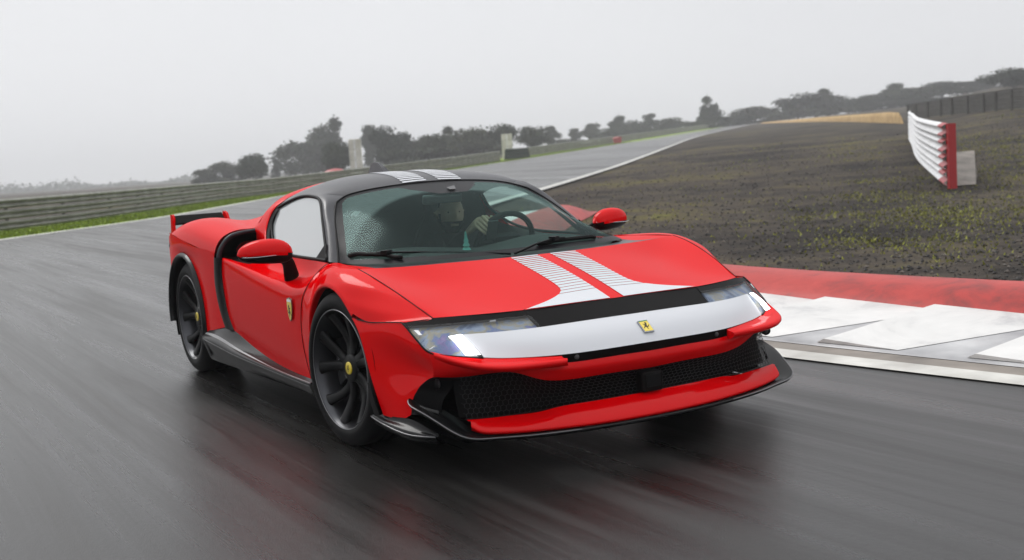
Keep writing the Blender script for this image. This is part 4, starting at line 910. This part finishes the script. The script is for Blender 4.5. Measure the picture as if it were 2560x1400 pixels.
# ------------------------------------------------------------------ background
m = MT['galv'] = mat('weathered_galvanised', (.2, .2, .175), .55, .35); vary(m, (.12, .12, .095), (.26, .26, .225), 2.2, 5)
m = MT['galvdark'] = mat('dark_weathered_rail', (.06, .058, .05), .6, .2); vary(m, (.04, .038, .03), (.085, .08, .07), 2.2, 5)
m = MT['wrail'] = mat('white_rail_paint', (.72, .72, .73), .45); vary(m, (.55, .55, .55), (.78, .78, .79), 2.5, 5)
m = MT['rrail'] = mat('red_rail_paint', (.33, .012, .015), .4)
def wbeam(h):  # cross-section of a two-wave beam: (towards the track, up)
    return [(.0, 0), (.012, .01 * h), (.105, .16 * h), (.112, .22 * h), (.105, .28 * h), (.018, .43 * h), (.010, .5 * h), (.018, .57 * h), (.105, .72 * h), (.112, .78 * h), (.105, .84 * h), (.012, .99 * h), (0, h)]
def barrier(name, P, nrail, hrail, gap, z0, face, mats, label, step=2.0, cat='crash barrier', group=None, redend=0):
    x, y = ds(*P[0]); root = tag(empty(name, (x, y, float(height(*P[0])))), label, cat, group); off = Matrix.Translation(-root.location)
    t = np.gradient(P, axis=0); t /= np.linalg.norm(t, axis=1)[:, None]; nr = np.stack([-t[:, 1], t[:, 0]], 1) * face
    Lc = np.concatenate([[0], np.cumsum(np.linalg.norm(np.diff(P, axis=0), axis=1))])
    hb = np.array([float(height(*p)) for p in P])
    for k in range(nrail):
        G = []
        for i in range(len(P)):
            row = []
            for o, z in wbeam(hrail):
                q = P[i] + nr[i] * o; X, Y = ds(*q); row.append((X, Y, hb[i] + z0 + k * (hrail + gap) + z))
            G.append(row)
        ids = None
        if redend: ids = [1 if Lc[i] < redend else 0 for i in range(len(P) - 1) for _ in range(len(wbeam(1)) - 1)]
        o = surf('rail', np.array(G), mats, root, mids=ids); o.matrix_parent_inverse = off
    for sl in np.arange(.3, Lc[-1], step):
        i = int(np.searchsorted(Lc, sl)); i = min(i, len(P) - 1); q = P[i] - nr[i] * .06; X, Y = ds(*q); H = z0 + nrail * (hrail + gap) - .03
        o = part('post', box((X, Y, hb[i] + H / 2 - .05), (.1, .1, H + .05)), MT['galvdark'], root); o.matrix_parent_inverse = off
    return root
bd = np.concatenate([np.linspace(-24, 60, 90), np.linspace(61, 117, 60)])
BP = np.array([(d, tl(d) - 2.75) for d in bd])
barrier('crash_barrier', BP, 3, .285, .045, .05, 1, [MT['galv']], 'long grey ridged steel crash barrier beyond the grass on the left', 4.0, group='crash barriers')
bd2 = np.linspace(123, 300, 60); BP2 = np.array([(d, tl(d) - 4.2) for d in bd2])
barrier('crash_barrier', BP2, 3, .305, .022, .05, 1, [MT['galv']], 'distant pale crash barrier running along the far straight', 8.0, group='crash barriers')
RP_ = path_ds([(112, 37.8), (98, 36.2), (85, 34.8), (74, 33.0), (62, 30.5), (50, 28)], 60)
barrier('crash_barrier', RP_, 4, .33, .004, .02, -1, [MT['galvdark']], 'dark rusty crash barrier climbing to the upper right corner', 4.0, group='crash barriers')
WP_ = path_ds([(24.6, 9.15), (30, 10.75), (38, 13.2), (48, 16.5), (56, 19.1), (62, 21.2)], 70)
wb_ = barrier('crash_barrier', WP_, 4, .325, .003, .03, -1, [MT['wrail'], MT['rrail']], 'white crash barrier with a red end standing in the dirt on the right', 2.0, group='crash barriers', redend=1.1)
x, y = ds(24.55, 9.2); o = part('red_end_plate', box((x, y, .72), (.12, .16, 1.34), rz=ang), MT['rrail'], wb_); o.matrix_parent_inverse = Matrix.Translation(-wb_.location)
# concrete ramp behind it
V = []
for (d, s, z) in [(25.6, 9.5, 0), (25.6, 10.1, 0), (28.3, 10.6, 0), (28.3, 11.2, 0), (25.9, 9.5, .10), (25.9, 10.0, .10), (28.3, 10.6, .60), (28.3, 11.15, .60)]:
    X, Y = ds(d, s); V.append((X, Y, float(height(d, s)) + z - .03))
tag(part('concrete_block', (V, [(0, 1, 5, 4), (2, 6, 7, 3), (0, 4, 6, 2), (1, 3, 7, 5), (4, 5, 7, 6)]), MT['concrete']), 'beige concrete ramp lying behind the red end of the white barrier', 'concrete block')
# ochre bank
SB = path_ds([(96, 32.2), (120, 36.5), (160, 43), (200, 48), (245, 53)], 50); G = []
for ip, p in enumerate(SB):
    row = []; tp_ = 1 - .85 * ip / (len(SB) - 1)
    for o_, z_ in ((0, -.05), (1.2, .5), (3, .85), (9, .9)):
        q = p + np.array([o_ * 1.0, o_ * .2]); X, Y = ds(*q); row.append((X, Y, float(height(*q)) + z_ * tp_))
    G.append(row)
tag(surf('sand_bank', np.array(G), MT['sand']), kind='structure')
# white marker columns
def column(d, u, w_, top, label):
    s = (u - 1280) / 2969.9 * d; X, Y = ds(d, s); z0 = float(height(d, s)); root = tag(empty('marker_column', (X, Y, z0)), label, 'column', 'white segmented columns'); n_ = 4; h = (top - z0) / n_
    for k in range(n_):
        o = part('segment', box((0, 0, h * (k + .5)), (w_ * .7, w_, h * .97), rz=ang), MT['cream'], root); bevel(o, .03, 2)
        part('rib', box((0, 0, h * (k + .5)), (w_ * .74, w_ * .12, h * .9), rz=ang), MT['wrail'], root)
m = MT['cream'] = mat('cream_panel', (.55, .53, .46), .6); vary(m, (.42, .40, .34), (.66, .64, .57), 1.5)
column(93, 912, .92, 3.55, 'nearer and taller white segmented column rising behind the left barrier')
column(128, 1289, 1.15, 3.95, 'smaller white segmented column at the end of the left barrier')
# dark green wrapped tyre stack at the barrier's end
MT['dgreen'] = mat('dark_green_tarp', (.012, .022, .016), .7)
x, y = ds(121, 1.3); ts = tag(empty('tyre_stack', (x, y, float(height(121, 1.3)))), 'dark green wrapped tyre stack where the left barrier ends', 'tyre stack')
for k in range(3):
    o = part('wrapped_bundle', box((0, 0, .18 + .36 * k), (1.2, 2.6 - .12 * k, .35), rz=ang), MT['dgreen'], ts); bevel(o, .08, 3)
x, y = ds(172, 16.4); mp_ = tag(empty('marshal_hut', (x, y, float(height(172, 16.4)))), 'small red hut far along the straight before the trees', 'hut')
bevel(part('wall', box((0, 0, .35), (1.0, 1.1, .7), rz=ang), MT['rrail'], mp_), .03); part('roof', prism([(-.6, -.65, .7), (-.6, .65, .7), (-.6, 0, .9)], (1, 0, 0), 1.2), MT['rrail'], mp_)
s = (858 - 1280) / 2969.9 * 97; x, y = ds(97, s); aw = tag(empty('awning', (x, y, float(height(97, s)))), 'red domed awning peeking over the left barrier by the white column', 'awning')
V, F = [], []
for i in range(9):
    for j in range(13):
        a = math.pi * j / 12; r = 1.0 * math.sin(math.pi * i / 8) ** .5 if 0 < i < 8 else .02; V.append((-1 + 2 * i / 8, r * 1.0 * math.cos(a), .70 + .42 * r * math.sin(a)))
part('canopy', (V, quads(9, 13)), MT['rrail'], aw, True); 
for a, b in ((-.8, -.8), (-.8, .8), (.8, -.8), (.8, .8)): part('pole', box((a, b, .35), (.05, .05, .7)), MT['galvdark'], aw)

# trees
m = MT['leaf'] = mat('dull_evergreen_leaf', (.035, .045, .025), .7, spec=.2)
oi = N(m, 'ShaderNodeObjectInfo'); L(m, ramp(m, oi.outputs['Random'], [(0, (.014, .023, .012)), (.5, (.025, .037, .016)), (1, (.036, .044, .022))]), bsdf(m).inputs['Base Color'])
MT['bark'] = mat('grey_bark', (.06, .05, .04), .9)
def crown_mesh(seed, kind, n=6500):
    r_ = np.random.default_rng(seed); V, F = [], []
    blobs = []
    if kind == 'round': 
        for _ in range(16): a = r_.uniform(0, 6.283); rr_ = r_.uniform(0, .34); blobs.append((rr_ * math.cos(a), rr_ * math.sin(a), r_.uniform(.16, .80), r_.uniform(.18, .27)))
    elif kind == 'pine':
        for _ in range(20): a = r_.uniform(0, 6.283); z = r_.uniform(.12, .86); rr_ = r_.uniform(0, .36) * (1 if z < .6 else .6); blobs.append((rr_ * math.cos(a), rr_ * math.sin(a), z, r_.uniform(.12, .2)))
    elif kind == 'flat':
        for _ in range(12): a = r_.uniform(0, 6.283); rr_ = r_.uniform(0, .42); blobs.append((rr_ * math.cos(a), rr_ * math.sin(a), r_.uniform(.62, .9), r_.uniform(.11, .2)))
        for _ in range(4): blobs.append((r_.uniform(-.2, .2), r_.uniform(-.2, .2), r_.uniform(.35, .6), .14))
    else:
        for _ in range(14): a = r_.uniform(0, 6.283); rr_ = r_.uniform(0, .48); blobs.append((rr_ * math.cos(a), rr_ * math.sin(a), r_.uniform(.12, .72), r_.uniform(.17, .27)))
    B = np.array(blobs)
    for k in range(n):
        b = B[r_.integers(len(B))]; d_ = r_.normal(size=3); d_ /= np.linalg.norm(d_); c_ = b[:3] + d_ * b[3] * (r_.uniform() ** .45) * r_.uniform(.75, 1.2) * np.array([1, 1, .85])
        if c_[2] < .02: c_[2] = .02 + abs(c_[2]) * .2
        u = r_.normal(size=3); u /= np.linalg.norm(u); w2 = np.cross(u, r_.normal(size=3)); w2 /= np.linalg.norm(w2); sz = r_.uniform(.016, .036)
        b0 = len(V); V += [c_ + u * sz, c_ + w2 * sz * .8, c_ - u * sz, c_ - w2 * sz * .8]; F.append((b0, b0 + 1, b0 + 2, b0 + 3))
    return V, F
def trunk_mesh(seed, kind):
    r_ = np.random.default_rng(seed + 99); ps = [tube(curve([(0, 0, -.03), (r_.uniform(-.02, .02), r_.uniform(-.02, .02), .3), (r_.uniform(-.05, .05), r_.uniform(-.05, .05), .72)], 8), np.linspace(.03, .012, 8), 7)]
    for _ in range(6):
        a = r_.uniform(0, 6.283); z = r_.uniform(.25, .6); ps.append(tube(curve([(0, 0, z), (.12 * math.cos(a), .12 * math.sin(a), z + .1), (.27 * math.cos(a), .27 * math.sin(a), z + .24)], 6), np.linspace(.012, .004, 6), 5))
    return join(*ps)
KINDS_ = ['round', 'pine', 'flat', 'bush']; CR = {}
for i_, k in enumerate(KINDS_):
    for v_ in range(3):
        c_, t_ = crown_mesh(20 * i_ + v_, k), trunk_mesh(20 * i_ + v_, k)
        mc = bpy.data.meshes.new('crown'); mc.from_pydata([tuple(p) for p in c_[0]], [], c_[1]); mc.materials.append(MT['leaf'])
        mt_ = bpy.data.meshes.new('trunk'); mt_.from_pydata([tuple(p) for p in t_[0]], [], t_[1]); mt_.materials.append(MT['bark']); CR[(k, v_)] = (mc, mt_)
def hor(u): return 478.9 - 162.1 * u / 2560
def tree(u, top, wpx, d, kind, label, name='tree'):
    s = (u - 1280) / 2969.9 * d; X, Y = ds(d, s); z0 = float(height(d, s)); H = 1.226 + (hor(u) - top) / 2969.9 * d - z0; H = max(H, 1.0); Wd = 1.45 * wpx / 2969.9 * d
    root = tag(empty(name, (X, Y, z0)), label, 'tree' if name == 'tree' else 'bush', 'trees and bushes on the skyline'); root.scale = (Wd / .95, Wd / .95, H * 1.06); root.rotation_euler = (0, 0, random.uniform(0, 6.28))
    mc, mt_ = CR[(kind, random.randrange(3))]
    for nm, me in (('crown', mc), ('trunk', mt_)):
        o = bpy.data.objects.new(nm, me); COL.objects.link(o); o.parent = root
TREES = [
 (548, 404, 75, 230, 'bush', 'low grey-green bush, leftmost on the skyline above the left barrier'), (596, 412, 50, 235, 'bush', 'small low bush right of the leftmost skyline bush'),
 (660, 381, 66, 190, 'round', 'small round dark tree standing alone left of the tall misty trees'), (716, 398, 26, 240, 'pine', 'thin sapling between the lone round tree and the tall trees'),
 (790, 335, 92, 250, 'bush', 'broad misty tree at the left of the tall clump'), (862, 292, 74, 255, 'pine', 'tallest misty tree of the clump left of the white column'), (828, 318, 80, 262, 'round', 'misty tree filling the middle of the tall clump'),
 (870, 352, 66, 165, 'round', 'dark round bush in front of the clump by the nearer white column'), (948, 316, 44, 250, 'pine', 'slim misty tree just right of the nearer white column'),
 (1002, 318, 74, 190, 'round', 'dark tree, first of the row right of the nearer column'), (1052, 336, 80, 185, 'bush', 'low dark bush, second of the row right of the nearer column'), (1100, 332, 70, 180, 'round', 'dark bush in the middle of the row between the columns'),
 (1148, 314, 60, 195, 'pine', 'upright tree poking out of the row between the columns'), (1196, 318, 84, 185, 'bush', 'dark bush with pointed top left of the smaller column'), (1258, 314, 88, 190, 'round', 'dark tree standing behind the smaller white column'),
 (1160, 350, 110, 180, 'bush', 'low dark hedge bush below the middle of the row'), (1060, 362, 120, 175, 'bush', 'low dark hedge bush at the foot of the row'),
 (1356, 313, 62, 200, 'round', 'lone dark egg-shaped tree right of the smaller white column'), (1402, 316, 34, 270, 'pine', 'slim grey tree just right of the lone egg-shaped tree'), (1432, 345, 60, 290, 'bush', 'low misty bush left of the red hut'),
 (1457, 322, 30, 300, 'pine', 'thin misty tree left of the red hut'), (1499, 310, 44, 300, 'pine', 'misty tree with a narrow tip above the red hut'), (1545, 318, 80, 290, 'bush', 'wide misty bush behind the red hut'),
 (1566, 292, 46, 300, 'pine', 'misty pine right above the red hut'), (1615, 300, 62, 300, 'bush', 'misty bush in the middle of the far treeline'), (1645, 284, 50, 305, 'pine', 'misty pine in the middle of the far treeline'), (1695, 296, 66, 300, 'round', 'rounded misty tree left of the gap in the far treeline'),
 (1768, 298, 70, 270, 'bush', 'dense dark bush right of the gap in the far treeline'), (1790, 240, 52, 275, 'pine', 'tall leaning pine right of the gap in the far treeline'), (1842, 284, 76, 280, 'bush', 'low bush right of the tall leaning pine'),
 (1908, 262, 82, 290, 'round', 'rounded grey-green tree above the far end of the track'), (1960, 280, 60, 300, 'bush', 'low bush filling the dip in the right treeline'), (2014, 236, 86, 290, 'round', 'big round tree at the start of the right wood'),
 (2088, 222, 70, 290, 'pine', 'pine standing out at the left of the right wood'), (2140, 236, 90, 290, 'bush', 'broad bush in the right wood after the pine'), (2200, 232, 80, 285, 'round', 'round tree in the right wood above the ochre bank'),
 (2252, 212, 60, 290, 'pine', 'pine with a high tip above the ochre bank'), (2310, 210, 100, 280, 'bush', 'broad tree above the far end of the white barrier'), (2375, 200, 80, 285, 'round', 'round tree right of the white barrier top'),
 (2430, 206, 90, 280, 'flat', 'flat-topped tree near the right end of the wood'), (2478, 196, 60, 280, 'pine', 'last small tree before the gap at the right'), (2552, 172, 110, 190, 'round', 'big dark tree cut by the right edge of the photograph'),
 (2060, 268, 130, 285, 'bush', 'low scrub in front of the right wood'), (2180, 262, 140, 280, 'bush', 'long low scrub above the ochre bank'), (2330, 244, 150, 280, 'bush', 'low scrub at the foot of the wood above the dark barrier'), (2460, 232, 130, 280, 'bush', 'low scrub above the dark barrier at the right'),
 (1650, 322, 110, 300, 'bush', 'low scrub at the foot of the far treeline'), (1860, 312, 120, 285, 'bush', 'low scrub at the far end of the track')]
for a in TREES: tree(*a, name='bush' if a[4] == 'bush' else 'tree')
# far hazy woods as one mass
r_ = np.random.default_rng(5); V, F = [], []
for k in range(26000):
    u = r_.uniform(-200, 2900); d = r_.uniform(700, 1100); s = (u - 1280) / 2969.9 * d; X, Y = ds(d, s); z = float(height(d, s)) + abs(r_.normal()) * 1.5 * (1 + .6 * math.sin(u * .013) + .4 * math.sin(u * .041)); sz = r_.uniform(.5, 1.2)
    b0 = len(V); u1 = r_.normal(size=3); u1 /= np.linalg.norm(u1); w1 = np.cross(u1, r_.normal(size=3)); w1 /= np.linalg.norm(w1); c_ = np.array([X, Y, z])
    V += [c_ + u1 * sz, c_ + w1 * sz, c_ - u1 * sz, c_ - w1 * sz]; F.append((b0, b0 + 1, b0 + 2, b0 + 3))
o = mesh('far_woods', V, F, MT['leaf'], None, False); tag(o, 'hazy line of far-off woods along the horizon', 'woods', kind='stuff')
# stones and grass scattered over the infield
def infield(n, dmin, dmax, seed):
    r_ = np.random.default_rng(seed); out = []
    while len(out) < n:
        d = dmin * (dmax / dmin) ** r_.uniform(); s = r_.uniform(-.05, .46) * d
        right = tr_(d) + (2.6 if d < 26 else .9)
        if s < right: continue
        out.append((d, s))
    return out, r_
V, F = [], []; pts_, r_ = infield(12000, 9, 70, 3)
ico = [(0, 0, 1), (.9, 0, .2), (-.3, .85, .2), (-.5, -.8, .15), (.2, .1, -.6)]
for d, s in pts_:
    X, Y = ds(d, s); z = float(height(d, s)) - .055; sz = .006 + .022 * r_.uniform() ** 3 * (1 + d / 40); a = r_.uniform(0, 6.283); b0 = len(V)
    for q in ico: V.append((X + sz * (q[0] * math.cos(a) - q[1] * math.sin(a)), Y + sz * (q[0] * math.sin(a) + q[1] * math.cos(a)), z + sz * q[2] * .8))
    F += [(b0, b0 + 1, b0 + 2), (b0, b0 + 2, b0 + 3), (b0, b0 + 3, b0 + 1), (b0 + 1, b0 + 4, b0 + 2), (b0 + 2, b0 + 4, b0 + 3), (b0 + 3, b0 + 4, b0 + 1)]
m = MT['stone'] = mat('dark_stone', (.06, .055, .05), .7); gi = N(m, 'ShaderNodeNewGeometry'); L(m, ramp(m, gi.outputs['Random Per Island'], [(0, (.015, .014, .014)), (.7, (.045, .04, .036)), (1, (.14, .12, .10))]), bsdf(m).inputs['Base Color'])
tag(mesh('gravel', V, F, MT['stone'], None, False), 'loose dark gravel strewn over the infield', 'gravel', kind='stuff')
V, F = [], []; pts_, r_ = infield(90000, 7.5, 75, 4)
def patch_(d, s): return math.sin(d * .9 + s * .6) + math.sin(s * 1.3 - d * .35) + .8 * math.sin(d * .27 + 1.1)
for d, s in pts_:
    moss = math.exp(-((d - 19) / 3.2) ** 2 - ((s - 7.2 + .8 * math.sin(d * 2)) / 2.2) ** 2) + math.exp(-((d - 14.5) / 1.0) ** 2 - ((s - 4.6) / .9) ** 2) + math.exp(-((d - 36) / 10) ** 2 - ((s - d * .415) / 1.9) ** 2)
    if r_.uniform() > .012 + .42 * moss * (.4 + .6 * min(1, max(0, patch_(d * 1.7, s * 2.1) + .8))) + .3 * min(1, max(0, (patch_(d, s) - .3) / 1.6)) ** 2 * min(1, max(0, (s / d - .12) / .2)): continue
    X, Y = ds(d, s); z = float(height(d, s)) - .06; h = r_.uniform(.012, .035) * (1 + d / 60); a = r_.uniform(0, 6.283); wq = .010 * (1 + d / 25); l_ = r_.normal(size=2) * h * .5; b0 = len(V)
    V += [(X + wq * math.cos(a), Y + wq * math.sin(a), z), (X - wq * math.cos(a), Y - wq * math.sin(a), z), (X + l_[0], Y + l_[1], z + h)]; F.append((b0, b0 + 1, b0 + 2))
m = MT['tuft'] = mat('yellow_green_tuft', (.12, .14, .02), .7); gi = N(m, 'ShaderNodeNewGeometry'); L(m, ramp(m, gi.outputs['Random Per Island'], [(0, (.07, .06, .025)), (.4, (.13, .135, .02)), (1, (.25, .26, .02))]), bsdf(m).inputs['Base Color'])
tag(mesh('grass_tufts', V, F, MT['tuft'], None, False), 'sparse yellow-green grass tufts in the dirt', 'grass', kind='stuff')
V, F = [], []; r_ = np.random.default_rng(8)
for k in range(26000):
    d = 16 * (170 / 16) ** r_.uniform(); s = tl(d) - r_.uniform(.05, 2.9); X, Y = ds(d, s); z = float(height(d, s)) + .0; h = r_.uniform(.03, .09); a = r_.uniform(0, 6.283); wq = .02 * (1 + d / 60); l_ = r_.normal(size=2) * h * .4; b0 = len(V)
    V += [(X + wq * math.cos(a), Y + wq * math.sin(a), z), (X - wq * math.cos(a), Y - wq * math.sin(a), z), (X + l_[0], Y + l_[1], z + h)]; F.append((b0, b0 + 1, b0 + 2))
m = MT['blade'] = mat('verge_blade', (.12, .18, .01), .7, spec=.2); gi = N(m, 'ShaderNodeNewGeometry'); L(m, ramp(m, gi.outputs['Random Per Island'], [(0, (.08, .11, .008)), (1, (.19, .26, .012))]), bsdf(m).inputs['Base Color'])
tag(mesh('verge_grass', V, F, MT['blade'], None, False), 'bright green grass along the foot of the left barrier', 'grass', kind='stuff')

# ------------------------------------------------------------------ mist
hz = bpy.data.materials.new('mist'); hz.use_nodes = True; nt = hz.node_tree
for n in list(nt.nodes): nt.nodes.remove(n)
pv = nt.nodes.new('ShaderNodeVolumePrincipled'); pv.inputs['Color'].default_value = (.93, .94, .96, 1); pv.inputs['Density'].default_value = .0009; pv.inputs['Anisotropy'].default_value = 0
out = nt.nodes.new('ShaderNodeOutputMaterial'); nt.links.new(pv.outputs[0], out.inputs['Volume'])
hb_ = part('haze', box((CAM[0] + FX[0] * 1080, CAM[1] + FX[1] * 1080, 27), (3240, 6200, 56), rz=ang), hz)
tag(hb_, kind='stuff')
